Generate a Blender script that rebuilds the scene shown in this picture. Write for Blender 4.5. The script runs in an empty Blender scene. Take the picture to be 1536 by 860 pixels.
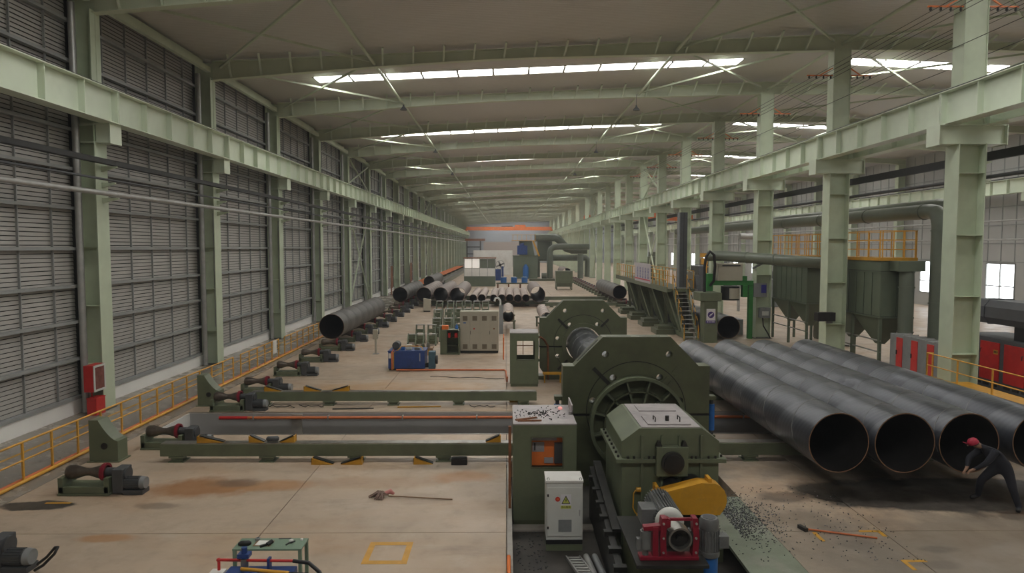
import bpy, math, random
from mathutils import Vector, Matrix, Euler
random.seed(7)
PI = math.pi
scn = bpy.context.scene
C = scn.collection

# ------------------------------------------------------------------ camera, world, exposure
cam_d = bpy.data.cameras.new('camera')
cam_d.sensor_width = 36.0
cam_d.lens = 36.0 * 1000.0 / 1536.0
cam_d.clip_end = 600
cam = bpy.data.objects.new('camera', cam_d)
C.objects.link(cam)
cam.location = (0, 0, 5.6)
cam.rotation_euler = (PI / 2 - math.radians(3.3764), 0, -math.radians(0.4755))
scn.camera = cam
w = bpy.data.worlds.new('overcast')
scn.world = w
w.use_nodes = True
w.node_tree.nodes['Background'].inputs[0].default_value = (0.80, 0.88, 1.0, 1)
w.node_tree.nodes['Background'].inputs[1].default_value = 1.0
wv = w.node_tree.nodes.new('ShaderNodeVolumeScatter')       # thin dusty air in the hall
wv.inputs['Color'].default_value = (.93, .96, 1.0, 1); wv.inputs['Density'].default_value = .0009; wv.inputs['Anisotropy'].default_value = .2
w.node_tree.links.new(wv.outputs[0], w.node_tree.nodes['World Output'].inputs['Volume'])
SKY_E = 11.0        # daylight coming through the roof lights
scn.view_settings.view_transform = 'Standard'
scn.view_settings.look = 'None'
scn.view_settings.exposure = 0.5
scn.view_settings.gamma = 1.0
scn.view_settings.use_curve_mapping = False

# ------------------------------------------------------------------ helpers
class MB:
    """collects shapes, then links them as one mesh object"""
    def __init__(s):
        s.v = []; s.f = []; s.sm = []; s.mi = []; s.m = 0
    def add(s, vs, fs, smooth=False):
        o = len(s.v); s.v += [tuple(p) for p in vs]
        for q in fs:
            s.f.append([i + o for i in q]); s.sm.append(smooth); s.mi.append(s.m)
        return s
    def box(s, x0, x1, y0, y1, z0, z1):
        vs = [(x, y, z) for z in (z0, z1) for y in (y0, y1) for x in (x0, x1)]
        return s.add(vs, [(0, 2, 3, 1), (4, 5, 7, 6), (0, 1, 5, 4), (2, 6, 7, 3), (0, 4, 6, 2), (1, 3, 7, 5)])
    def cbox(s, c, d, rot=(0, 0, 0)):
        R = Euler(rot).to_matrix(); c = Vector(c)
        vs = [c + R @ Vector((x * d[0] / 2, y * d[1] / 2, z * d[2] / 2)) for z in (-1, 1) for y in (-1, 1) for x in (-1, 1)]
        return s.add(vs, [(0, 2, 3, 1), (4, 5, 7, 6), (0, 1, 5, 4), (2, 6, 7, 3), (0, 4, 6, 2), (1, 3, 7, 5)])
    def bar(s, a, b, w, h=None, upv=(0, 0, 1)):
        """rectangular bar from a to b"""
        h = h or w; a = Vector(a); b = Vector(b); d = (b - a).normalized(); u = Vector(upv)
        if abs(d.dot(u)) > .98: u = Vector((0, 1, 0))
        r = d.cross(u).normalized(); u = r.cross(d).normalized()
        vs = [p + r * (sx * w / 2) + u * (sz * h / 2) for p in (a, b) for sx, sz in ((-1, -1), (1, -1), (1, 1), (-1, 1))]
        return s.add(vs, [(0, 3, 2, 1), (4, 5, 6, 7), (0, 1, 5, 4), (1, 2, 6, 5), (2, 3, 7, 6), (3, 0, 4, 7)])
    def cyl(s, a, b, r, n=16, r2=None, caps=True, smooth=True):
        a = Vector(a); b = Vector(b); d = (b - a).normalized(); r2 = r if r2 is None else r2
        u = Vector((0, 0, 1)) if abs(d.z) < .9 else Vector((0, 1, 0))
        e1 = d.cross(u).normalized(); e2 = d.cross(e1).normalized()
        cs = [(math.cos(2 * PI * k / n), math.sin(2 * PI * k / n)) for k in range(n)]
        A = [a + (e1 * c + e2 * q) * r for c, q in cs]; B = [b + (e1 * c + e2 * q) * r2 for c, q in cs]
        s.add(A + B, [(k, (k + 1) % n, n + (k + 1) % n, n + k) for k in range(n)], smooth)
        if caps:
            s.add(A, [tuple(range(n))[::-1]]); s.add(B, [tuple(range(n))])
        return s
    def hoop(s, a, b, ro, ri, n=32, smooth=True):
        """hollow cylinder (wall between ri and ro)"""
        a = Vector(a); b = Vector(b); d = (b - a).normalized()
        u = Vector((0, 0, 1)) if abs(d.z) < .9 else Vector((0, 1, 0))
        e1 = d.cross(u).normalized(); e2 = d.cross(e1).normalized()
        cs = [(math.cos(2 * PI * k / n), math.sin(2 * PI * k / n)) for k in range(n)]
        R = lambda p, r: [p + (e1 * c + e2 * q) * r for c, q in cs]
        N = [(k, (k + 1) % n, n + (k + 1) % n, n + k) for k in range(n)]
        F = [(k, n + k, n + (k + 1) % n, (k + 1) % n) for k in range(n)]
        s.add(R(a, ro) + R(b, ro), N, smooth); s.add(R(a, ri) + R(b, ri), F, smooth)
        s.add(R(a, ri) + R(a, ro), N); s.add(R(b, ri) + R(b, ro), F)
        return s
    def tube(s, pts, r, n=8, caps=True):
        pts = [Vector(p) for p in pts]; rings = []; prev = None
        for i, p in enumerate(pts):
            d = (pts[min(i + 1, len(pts) - 1)] - pts[max(i - 1, 0)]).normalized()
            if prev is None:
                u = Vector((0, 0, 1)) if abs(d.z) < .9 else Vector((0, 1, 0))
                e1 = d.cross(u).normalized()
            else:
                e1 = (prev - d * prev.dot(d)).normalized()
            prev = e1; e2 = d.cross(e1)
            rr = r[i] if isinstance(r, (list, tuple)) else r
            rings.append([p + (e1 * math.cos(2 * PI * k / n) + e2 * math.sin(2 * PI * k / n)) * rr for k in range(n)])
        vs = [p for g in rings for p in g]
        fs = [(i * n + k, i * n + (k + 1) % n, (i + 1) * n + (k + 1) % n, (i + 1) * n + k) for i in range(len(pts) - 1) for k in range(n)]
        s.add(vs, fs, True)
        if caps:
            s.add(rings[0], [tuple(range(n))[::-1]]); s.add(rings[-1], [tuple(range(n))])
        return s
    def prism(s, poly, d0, d1, axis='y'):
        """extrude a 2-D outline along an axis; the outline is (x,z) for y, (y,z) for x, (x,y) for z"""
        def P(p, d):
            return {'y': (p[0], d, p[1]), 'x': (d, p[0], p[1]), 'z': (p[0], p[1], d)}[axis]
        n = len(poly); A = [P(p, d0) for p in poly]; B = [P(p, d1) for p in poly]
        s.add(A + B, [(k, (k + 1) % n, n + (k + 1) % n, n + k) for k in range(n)])
        s.add(A, [tuple(range(n))[::-1]]); s.add(B, [tuple(range(n))])
        return s
    def lathe(s, prof, o, d, n=20, smooth=True):
        """prof = [(distance along axis, radius)]"""
        o = Vector(o); d = Vector(d).normalized()
        u = Vector((0, 0, 1)) if abs(d.z) < .9 else Vector((0, 1, 0))
        e1 = d.cross(u).normalized(); e2 = d.cross(e1).normalized()
        vs = [o + d * t + (e1 * math.cos(2 * PI * k / n) + e2 * math.sin(2 * PI * k / n)) * r for t, r in prof for k in range(n)]
        fs = [(i * n + k, i * n + (k + 1) % n, (i + 1) * n + (k + 1) % n, (i + 1) * n + k) for i in range(len(prof) - 1) for k in range(n)]
        s.add(vs, fs, smooth)
        s.add(vs[:n], [tuple(range(n))[::-1]]); s.add(vs[-n:], [tuple(range(n))])
        return s
    def mesh(s, name, mats):
        me = bpy.data.meshes.new(name)
        me.from_pydata(s.v, [], s.f)
        for m in (mats if isinstance(mats, (list, tuple)) else [mats]): me.materials.append(m)
        me.polygons.foreach_set('use_smooth', s.sm)
        me.polygons.foreach_set('material_index', s.mi)
        return me
    def build(s, name, mats, parent=None, bev=0, loc=None, fix=True):
        o = bpy.data.objects.new(name, s.mesh(name, mats)); C.objects.link(o)
        if fix:
            import bmesh
            bm = bmesh.new(); bm.from_mesh(o.data); bmesh.ops.recalc_face_normals(bm, faces=bm.faces); bm.to_mesh(o.data); bm.free()
        if parent: o.parent = parent
        if loc: o.location = loc
        if bev:
            b = o.modifiers.new('bevel', 'BEVEL'); b.width = bev; b.segments = 2; b.limit_method = 'ANGLE'; b.angle_limit = math.radians(50)
            b.harden_normals = False
        return o

def tag(o, label=None, cat=None, group=None, kind=None):
    if label: o['label'] = label
    if cat: o['category'] = cat
    if group: o['group'] = group
    if kind: o['kind'] = kind
    return o
def thing(name, label, cat, loc=(0, 0, 0), rz=0, group=None):
    o = bpy.data.objects.new(name, None); C.objects.link(o)
    o.empty_display_size = .2; o.location = loc; o.rotation_euler = (0, 0, rz)
    return tag(o, label, cat, group)
def copy_tree(o, parent=None):
    c = o.copy(); C.objects.link(c); c.parent = parent
    for ch in KIDS(o): copy_tree(ch, c)
    return c
def KIDS(o): return [x for x in o.children]
def place(o, loc, rz=None, label=None, group=None):
    o.location = loc
    if rz is not None: o.rotation_euler = (0, 0, rz)
    if label: o['label'] = label
    if group: o['group'] = group
    return o
def piece(name, me, parent, loc=(0, 0, 0), rot=(0, 0, 0), scale=(1, 1, 1), label=None):
    o = bpy.data.objects.new(name, me); C.objects.link(o); o.parent = parent
    o.location = loc; o.rotation_euler = rot; o.scale = scale
    if label: o['label'] = label
    return o
def arc(c, r, a0, a1, n, plane='xz', k=0):
    out = []
    for i in range(n + 1):
        a = a0 + (a1 - a0) * i / n; p, q = r * math.cos(a), r * math.sin(a)
        out.append({'xz': (c[0] + p, c[1], c[2] + q), 'yz': (c[0], c[1] + p, c[2] + q), 'xy': (c[0] + p, c[1] + q, c[2])}[plane])
    return out

# ------------------------------------------------------------------ materials
def _nodes(name):
    m = bpy.data.materials.new(name); m.use_nodes = True
    nt = m.node_tree; b = nt.nodes['Principled BSDF']
    return m, nt, nt.nodes, nt.links, b
def c4(c): return (c[0], c[1], c[2], 1)
MATS = {}
def paint(name, col, rough=.5, metal=0, var=.18, scale=3.0, bump=.0, dirt=None, dirt_amt=.5, stretch=(1, 1, 1), spec=.5):
    """plain coating with cloudy variation, and patches of a dirt colour"""
    m, nt, N, L, b = _nodes(name)
    tc = N.new('ShaderNodeTexCoord'); mp = N.new('ShaderNodeMapping'); mp.inputs['Scale'].default_value = stretch
    L.new(tc.outputs['Object'], mp.inputs['Vector'])
    n1 = N.new('ShaderNodeTexNoise'); n1.inputs['Scale'].default_value = scale; n1.inputs['Detail'].default_value = 5
    n1.inputs['Roughness'].default_value = .6
    L.new(mp.outputs[0], n1.inputs['Vector'])
    cr = N.new('ShaderNodeValToRGB'); e = cr.color_ramp.elements
    e[0].position = .3; e[1].position = .72
    e[0].color = c4([x * (1 - var) for x in col]); e[1].color = c4([min(1, x * (1 + var)) for x in col])
    L.new(n1.outputs['Fac'], cr.inputs['Fac'])
    out = cr.outputs['Color']
    if dirt:
        n2 = N.new('ShaderNodeTexNoise'); n2.inputs['Scale'].default_value = scale * .55; n2.inputs['Detail'].default_value = 7
        n2.inputs['Roughness'].default_value = .68
        L.new(mp.outputs[0], n2.inputs['Vector'])
        r2 = N.new('ShaderNodeValToRGB'); r2.color_ramp.elements[0].position = .5; r2.color_ramp.elements[1].position = .68
        r2.color_ramp.elements[0].color = (0, 0, 0, 1); r2.color_ramp.elements[1].color = (dirt_amt,) * 3 + (1,)
        L.new(n2.outputs['Fac'], r2.inputs['Fac'])
        mx = N.new('ShaderNodeMixRGB'); mx.inputs[2].default_value = c4(dirt)
        L.new(r2.outputs['Color'], mx.inputs[0]); L.new(out, mx.inputs[1]); out = mx.outputs[0]
    L.new(out, b.inputs['Base Color'])
    b.inputs['Roughness'].default_value = rough; b.inputs['Metallic'].default_value = metal
    b.inputs['Specular IOR Level'].default_value = spec
    if bump:
        bp = N.new('ShaderNodeBump'); bp.inputs['Strength'].default_value = bump; bp.inputs['Distance'].default_value = .02
        n3 = N.new('ShaderNodeTexNoise'); n3.inputs['Scale'].default_value = scale * 9; n3.inputs['Detail'].default_value = 3
        L.new(mp.outputs[0], n3.inputs['Vector']); L.new(n3.outputs['Fac'], bp.inputs['Height']); L.new(bp.outputs[0], b.inputs['Normal'])
    MATS[name] = m
    return m
def emit(name, col, s):
    m, nt, N, L, b = _nodes(name)
    b.inputs['Base Color'].default_value = (.8, .8, .8, 1); b.inputs['Roughness'].default_value = .4
    b.inputs['Emission Color'].default_value = c4(col); b.inputs['Emission Strength'].default_value = s
    return m

M_col = paint('pale_green_paint', (.54, .61, .46), .45, var=.07, scale=1.2, dirt=(.30, .33, .24), dirt_amt=.25)
M_gird = paint('girder_green_paint', (.66, .73, .59), .42, var=.06, scale=.9, dirt=(.38, .42, .30), dirt_amt=.22)
M_beam = paint('roof_beam_green_paint', (.58, .63, .48), .5, var=.06, scale=.8)
M_roof = None
M_dgreen = paint('machine_green_paint', (.094, .106, .060), .42, var=.14, scale=2.2, dirt=(.07, .07, .05), dirt_amt=.55)
M_mgreen = paint('mid_green_paint', (.128, .150, .092), .45, var=.14, scale=2.0, dirt=(.09, .09, .07), dirt_amt=.5)
M_filter = paint('collector_green_paint', (.112, .138, .095), .5, var=.10, scale=1.0)
M_duct = paint('duct_green_paint', (.13, .15, .115), .42, var=.10, scale=1.2)
M_dark = paint('dark_grease', (.022, .022, .02), .45, var=.4, scale=5)
M_black = paint('black_rubber', (.012, .012, .013), .5, var=.3, scale=6)
M_steel = paint('bare_steel', (.34, .33, .31), .32, metal=.85, var=.2, scale=4, dirt=(.16, .12, .09), dirt_amt=.6)
M_roller = paint('worn_roller_steel', (.15, .125, .105), .3, metal=.75, var=.3, scale=5, dirt=(.07, .05, .04), dirt_amt=.6)
M_galv = paint('galvanised_steel', (.42, .42, .41), .42, metal=.5, var=.15, scale=3)
M_grey = paint('grey_paint', (.22, .23, .235), .5, var=.12, scale=2.5, dirt=(.1, .1, .1), dirt_amt=.4)
M_mgrey = paint('motor_grey_paint', (.135, .14, .14), .45, var=.15, scale=4, dirt=(.05, .05, .05), dirt_amt=.5)
M_dgrey = paint('dark_grey_paint', (.06, .063, .068), .5, var=.2, scale=3)
M_white = paint('white_paint', (.72, .71, .68), .6, var=.05, scale=1.2, dirt=(.5, .47, .42), dirt_amt=.5)
M_beige = paint('beige_cabinet_paint', (.46, .43, .35), .45, var=.05, scale=1.5, dirt=(.36, .33, .26), dirt_amt=.3)
M_ltgrey = paint('light_grey_cabinet', (.60, .61, .58), .4, var=.04, scale=2, dirt=(.45, .44, .40), dirt_amt=.3)
M_yel = paint('yellow_paint', (.58, .29, .018), .45, var=.12, scale=4, dirt=(.32, .2, .05), dirt_amt=.5)
M_rail = paint('rail_orange_yellow', (.70, .36, .045), .45, var=.12, scale=4)
M_orange = paint('orange_paint', (.78, .19, .035), .45, var=.12, scale=2)
M_red = paint('red_paint', (.55, .022, .020), .4, var=.12, scale=3, dirt=(.25, .02, .02), dirt_amt=.3)
M_blue = paint('blue_paint', (.020, .055, .21), .4, var=.15, scale=3, dirt=(.02, .03, .07), dirt_amt=.5)
M_blue2 = paint('bright_blue_paint', (.02, .13, .42), .4, var=.15, scale=4)
M_bgreen = paint('bright_green_paint', (.035, .20, .045), .45, var=.15, scale=3)
M_rust = paint('rust', (.22, .085, .035), .8, var=.3, scale=8, dirt=(.08, .04, .025), dirt_amt=.7)
M_conc = paint('bare_concrete', (.36, .335, .30), .8, var=.15, scale=1.5, bump=.2, dirt=(.16, .14, .12), dirt_amt=.6)
M_brake = paint('crimson_paint', (.22, .006, .022), .42, var=.15, scale=5, dirt=(.1, .01, .02), dirt_amt=.4)
M_wood = paint('timber', (.25, .15, .08), .7, var=.3, scale=4, stretch=(1, 8, 8))
M_orpipe = paint('orange_tube_paint', (.60, .16, .05), .45, var=.15, scale=3)
M_glassd = paint('dark_window_glass', (.05, .055, .05), .08, var=.1, scale=2, spec=.8)
M_glow = emit('daylight_roof_sheet', (1.0, .99, .95), SKY_E)
M_win = emit('daylight_window_pane', (.93, .97, 1.0), 3.0)

# ------------------------------------------------------------------ the hall: dimensions in metres
YC = lambda n: 22.95 + 9.0 * n          # column frames
N0, N1 = -4, 24
Y0, Y1 = YC(N0) - 2, YC(N1) + 1.0
XL, XM, XR = -14.5, 15.75, 40.6
def roof_z(x):
    return 15.72 + .0447 * (x - XM) if x < XM else 15.72 - .0447 * (x - XM)
def soffit(x):
    if x < 1.2:
        t = (x + 13.5) / 14.7; return 13.43 + (14.47 - 13.43) * (1 - (1 - t) ** 1.25)
    if x < XM: return 14.47 + (14.86 - 14.47) * (x - 1.2) / (XM - 1.2)
    if x < 24: return 14.86
    return 14.86 - .055 * (x - 24)

# --- floor
def floor_material(name, warm):
    m, nt, N, L, b = _nodes(name)
    tc = N.new('ShaderNodeTexCoord'); geo = N.new('ShaderNodeNewGeometry'); pos = geo.outputs['Position']
    def noise(s, d=5, r=.6, dist=0):
        n = N.new('ShaderNodeTexNoise'); n.inputs['Scale'].default_value = s; n.inputs['Detail'].default_value = d
        n.inputs['Roughness'].default_value = r; n.inputs['Distortion'].default_value = dist
        L.new(pos, n.inputs['Vector']); return n.outputs['Fac']
    def ramp(fac, p0, p1, c0=(0, 0, 0), c1=(1, 1, 1)):
        r = N.new('ShaderNodeValToRGB'); e = r.color_ramp.elements
        e[0].position = p0; e[1].position = p1; e[0].color = c4(c0); e[1].color = c4(c1)
        L.new(fac, r.inputs['Fac']); return r.outputs['Color']
    def mix(fac, a, c):
        x = N.new('ShaderNodeMixRGB'); x.inputs[2].default_value = c4(c)
        if isinstance(a, tuple): x.inputs[1].default_value = c4(a)
        else: L.new(a, x.inputs[1])
        L.new(fac, x.inputs[0]); return x.outputs[0]
    def math_(op, a, c):
        x = N.new('ShaderNodeMath'); x.operation = op
        for i, q in enumerate((a, c)):
            if isinstance(q, (int, float)): x.inputs[i].default_value = q
            else: L.new(q, x.inputs[i])
        return x.outputs[0]
    def blob(cx, cy, rx, ry, soft=.45, wob=.6):
        """one ragged patch at a fixed place on the floor"""
        mp = N.new('ShaderNodeMapping'); mp.inputs['Location'].default_value = (-cx / rx, -cy / ry, 0); mp.inputs['Scale'].default_value = (1 / rx, 1 / ry, 0)
        L.new(pos, mp.inputs['Vector'])
        g = N.new('ShaderNodeVectorMath'); g.operation = 'LENGTH'; L.new(mp.outputs[0], g.inputs[0])
        d = math_('ADD', g.outputs['Value'], math_('MULTIPLY', math_('SUBTRACT', noise(1.3, 6, .65), .5), wob * 2.2))
        return ramp(d, 1.0 - soft, 1.0 + soft * .4, (1, 1, 1), (0, 0, 0))
    base = (.46, .362, .272) if warm else (.29, .255, .215)
    col = ramp(noise(.35, 6, .62), .3, .7, tuple(x * .80 for x in base), tuple(x * 1.12 for x in base))
    col = mix(math_('MULTIPLY', ramp(noise(2.2, 8, .7), .52, .75), .45 if warm else .12), col, tuple(x * .62 for x in base))
    if warm:
        rust = (.40, .21, .09)
        mp = N.new('ShaderNodeMapping'); mp.inputs['Scale'].default_value = (.28, 1.0, 1.0); L.new(pos, mp.inputs['Vector'])
        def snoise(s, d, r):
            n = N.new('ShaderNodeTexNoise'); n.inputs['Scale'].default_value = s; n.inputs['Detail'].default_value = d; n.inputs['Roughness'].default_value = r
            L.new(mp.outputs[0], n.inputs['Vector']); return n.outputs['Fac']
        col = mix(math_('MULTIPLY', ramp(snoise(.55, 7, .66), .50, .74), .55), col, (.40, .245, .13))
        col = mix(math_('MULTIPLY', ramp(snoise(1.3, 8, .7), .56, .72), .5), col, (.24, .19, .15))
        col = mix(math_('MULTIPLY', ramp(noise(.8, 7, .68), .57, .70), .38), col, (.52, .46, .39))
        col = mix(math_('MULTIPLY', ramp(noise(.22, 5, .6, .4), .56, .72), .35), col, rust)
        for (cx, cy, rx, ry, amt, cc, *sf) in [
            (-7.2, 15.3, 1.5, .75, .85, (.30, .135, .05)), (-5.6, 15.4, 1.3, .45, .7, (.36, .17, .06)), (-6.4, 15.6, .8, .35, .7, (.15, .10, .07)), (-7.7, 12.6, .6, .2, .7, (.36, .17, .06)), (-3.2, 15.6, 2.0, .5, .5, (.36, .22, .12)),
            (-1.0, 16.0, 1.0, .5, .65, (.40, .21, .10)), (-2.0, 14.6, .8, .4, .4, (.28, .2, .14)), (-10.2, 14.25, .95, .3, .95, (.045, .04, .033), .2),
            (-7.6, 14.2, .5, .2, .55, (.12, .09, .07)), (-4.2, 26.2, 4.6, 1.7, .55, (.50, .30, .14)), (-2.6, 25.6, 2.6, .8, .7, (.42, .22, .09)), (-6.2, 26.4, 2.4, .7, .5, (.40, .25, .13)),
            (-3.0, 25.2, 2.2, .3, .7, (.15, .11, .09)), (-1.0, 25.4, 1.0, .3, .5, (.16, .12, .10)), (-1.2, 16.9, 1.6, .5, .45, (.22, .20, .18)),
            (10.6, 14.75, 4.3, 1.15, .97, (.016, .014, .012), .14, .3), (12.0, 13.55, 2.2, .35, .8, (.085, .045, .022), .2), (7.4, 15.2, .9, .4, .9, (.05, .04, .03)),  # black oil pool, widened so its colour also holds the shade under the pipes
            (8.6, 14.6, 1.6, .35, .9, (.035, .03, .025)), (6.3, 14.6, .7, .4, .7, (.10, .07, .05)), (6.6, 12.2, .5, .25, .5, (.12, .1, .085)),
            (8.0, 12.0, .45, .18, .6, (.1, .09, .08)), (7.6, 11.4, .5, .2, .5, (.12, .1, .09)), (6.0, 13.4, .9, .6, .5, (.2, .15, .1)), (-2.2, 33.2, 2.2, .5, .3, (.22, .18, .15)), (9.5, 11.8, 5.0, 2.8, .6, (.14, .122, .105)), (6.0, 12.0, 1.6, 3.0, .45, (.17, .15, .13)), (9.0, 18.5, 6.0, 4.0, .6, (.12, .105, .09)), (12.5, 12.0, 2.0, 1.6, .5, (.13, .115, .10))]:  # broad right-hand patches: floor dirt plus the dimmer light there, painted as dark colour
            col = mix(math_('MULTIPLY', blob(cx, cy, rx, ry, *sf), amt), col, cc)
    L.new(col, b.inputs['Base Color'])
    rr = ramp(noise(1.1, 5, .6), .35, .7, (.34,) * 3 if warm else (.24,) * 3, (.6,) * 3 if warm else (.30,) * 3)
    L.new(rr, b.inputs['Roughness']); b.inputs['Specular IOR Level'].default_value = .35
    bp = N.new('ShaderNodeBump'); bp.inputs['Strength'].default_value = .12; bp.inputs['Distance'].default_value = .02
    L.new(noise(14, 4), bp.inputs['Height']); L.new(bp.outputs[0], b.inputs['Normal'])
    return m
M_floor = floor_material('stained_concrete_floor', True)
M_aisle = floor_material('sealed_grey_aisle_floor', False)

flo = MB().box(XL - 1, XR + 1, Y0 - 1, Y1 + 1, -1.25, -1.05).build('floor', M_conc); tag(flo, kind='structure')
TR = (19.75, 22.35)          # transfer trench
PIT = (.12, 5.2, 6.0, 17.1)  # machine pit
def slab(x0, x1, y0, y1, m, z=0.0):
    g = .008
    o = MB().box(x0 + g, x1 - g, y0 + g, y1 - g, -1.06, z).build('floor_slab', m, flo)
    return o
xs = [-10.95, -4.8, .0, 5.2, 7.4, 13.4, 19.4, 25.4, 31.4, XR + .5]
ys = [Y0, -9, -3, 0.8, 6.8, 12.8, TR[0]]
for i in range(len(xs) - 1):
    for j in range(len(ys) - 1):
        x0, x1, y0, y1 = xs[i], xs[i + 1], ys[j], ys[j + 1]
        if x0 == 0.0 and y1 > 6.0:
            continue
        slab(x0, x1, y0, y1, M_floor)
slab(.0, 5.2, 0.8, 6.0, M_floor)
slab(.0, 5.2, 17.1, TR[0], M_floor)
slab(.0, .12, 6.0, 17.1, M_conc)
# trench end pieces and what lies beyond it
slab(-10.95, -10.75, TR[0], TR[1], M_floor); slab(14.2, XR + .5, TR[0], TR[1], M_floor)
ys2 = [TR[1], 28.0, 34.0, 40.0, 46.0, 52.0, 58.0, 70, 82, 106, 130, Y1 + .5]
for i in range(len(xs) - 1):
    for j in range(len(ys2) - 1):
        slab(xs[i] if i != 2 else .0, xs[i + 1], ys2[j], ys2[j + 1], M_floor)
for j in range(0, 12):
    slab(XL - .5, -10.95, Y0 + j * 24, min(Y0 + (j + 1) * 24, Y1 + .5), M_aisle)
# pit bottom, trench bottom
MB().box(PIT[0], PIT[1], PIT[2], PIT[3], -.6, -.4).build('pit_bottom', paint('pit_grime', (.052, .046, .040), .7, var=.35, scale=2, dirt=(.02, .02, .02), dirt_amt=.8), flo)
MB().box(-10.75, 14.2, TR[0], TR[1], -1.06, -.95).build('trench_bottom', M_dark, flo)

# --- roof
def roof_material():
    m, nt, N, L, b = _nodes('ribbed_roof_lining')
    geo = N.new('ShaderNodeNewGeometry')
    n = N.new('ShaderNodeTexNoise'); n.inputs['Scale'].default_value = .25; n.inputs['Detail'].default_value = 4
    L.new(geo.outputs['Position'], n.inputs['Vector'])
    r = N.new('ShaderNodeValToRGB'); r.color_ramp.elements[0].color = (.54, .515, .475, 1); r.color_ramp.elements[1].color = (.62, .595, .55, 1)
    L.new(n.outputs['Fac'], r.inputs['Fac']); L.new(r.outputs['Color'], b.inputs['Base Color'])
    b.inputs['Roughness'].default_value = .38
    wv = N.new('ShaderNodeTexWave'); wv.bands_direction = 'Y'; wv.inputs['Scale'].default_value = 1.6
    L.new(geo.outputs['Position'], wv.inputs['Vector'])
    bp = N.new('ShaderNodeBump'); bp.inputs['Strength'].default_value = .35; bp.inputs['Distance'].default_value = .03
    L.new(wv.outputs['Fac'], bp.inputs['Height']); L.new(bp.outputs[0], b.inputs['Normal'])
    return m
M_roof = roof_material()
SKYL = [(n + .5) for n in range(-3, 24, 2)]     # every second bay has a strip of clear roof sheet
mb = MB()
def roofquad(x0, x1, y0, y1):
    t = .12
    vs = [(x, y, roof_z(x) + dz) for dz in (0, t) for y in (y0, y1) for x in (x0, x1)]
    mb.add(vs, [(0, 2, 3, 1), (4, 5, 7, 6), (0, 1, 5, 4), (2, 6, 7, 3), (0, 4, 6, 2), (1, 3, 7, 5)])
SKW = .62
LS = (-10.2, 12.6); RS = (18.3, 36.6)
ycur = Y0
for k in SKYL:
    yc = 22.95 + 9 * k
    a, b_ = yc - SKW, yc + SKW
    for x0, x1 in ((XL - .6, XM), (XM, XR + .6)): roofquad(x0, x1, ycur, a)
    roofquad(XL - .6, LS[0], a, b_); roofquad(LS[1], XM, a, b_); roofquad(XM, RS[0], a, b_); roofquad(RS[1], XR + .6, a, b_)
    ycur = b_
for x0, x1 in ((XL - .6, XM), (XM, XR + .6)): roofquad(x0, x1, ycur, Y1)
tag(mb.build('ceiling', M_roof), kind='structure')
wn = 0
for k in SKYL:
    yc = 22.95 + 9 * k
    for X0, X1, cnt in ((LS[0], LS[1], 12), (RS[0], RS[1], 10)):
        wn += 1
        xm = (X0 + X1) / 2; zm = roof_z(xm) + .05
        fr = MB()
        st = (X1 - X0) / cnt
        for i in range(cnt + 1):
            x = X0 + i * st; fr.bar((x, yc - SKW, roof_z(x) - .01), (x, yc + SKW, roof_z(x) - .01), .11, .07)
        win = fr.build('window_%d' % wn, M_galv); tag(win, kind='structure')
        pm = MB()
        sl = math.copysign(math.atan(.0447), 1 if X1 < XM else -1)
        pm.box(-st / 2 + .02, st / 2 - .02, -SKW, SKW, -.012, .012)
        me = pm.mesh('pane', M_glow)
        for i in range(cnt):
            x = X0 + (i + .5) * st
            piece('pane', me, win, (x, yc, roof_z(x) + .06), (0, -sl, 0))

# --- left wall: kerb, backing, girts, mullions, louvre slats
wl = MB().box(XL - .35, XL - .22, Y0, Y1, -.5, 14.9).build('wall_left', paint('louvre_backing', (.035, .035, .034), .7, var=.1, scale=.8)); tag(wl, kind='structure')
tag(MB().box(XL - .22, XL + .05, Y0, Y1, 0, .48).build('baseboard_left', paint('kerb_white', (.84, .83, .80), .6, var=.04, scale=1)), kind='structure')
M_slat = paint('louvre_slat_grey', (.40, .385, .36), .5, var=.06, scale=.6)
M_girt = paint('louvre_frame_grey', (.30, .31, .305), .5, var=.08, scale=1)
GZ = [.55, 1.85, 3.1, 4.3, 5.55, 6.9, 8.2, 9.5, 11.75, 13.05, 14.15]
gm = MB().box(-.09, .09, -4.1, 4.1, -.05, .05).mesh('girt', M_girt)
mm = MB().box(-.035, .035, -.018, .018, -6.85, 6.85).mesh('mullion', M_girt)
sm = MB()
sm.cbox((0, 0, 0), (.012, 8.3, .112), (0, math.radians(-9), 0))
sme = sm.mesh('slat', M_slat)
slz = []
z = .66
while z < 14.15: slz.append(z); z += .137
far = MB(); cnt = 0
for n in sorted(range(N0, N1), key=lambda q: (q not in (0, 1), q != -1, q)):
    yc = YC(n) + 4.5
    for z in GZ:
        piece('girt', gm, wl, (XL + .02, yc, z))
    for i in range(1, 6):
        piece('mullion', mm, wl, (XL - .01, YC(n) + 1.5 * i, 7.35))
    for z in slz:
        if n in (0, 1, -1) and cnt < 300:
            piece('slat', sme, wl, (XL - .1, yc, z)); cnt += 1
        else:
            far.cbox((XL - .1, yc, z), (.012, 8.3, .112), (0, math.radians(-9), 0))
tag(far.build('louvre_slats', M_slat, wl, fix=False), kind='stuff')

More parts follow.
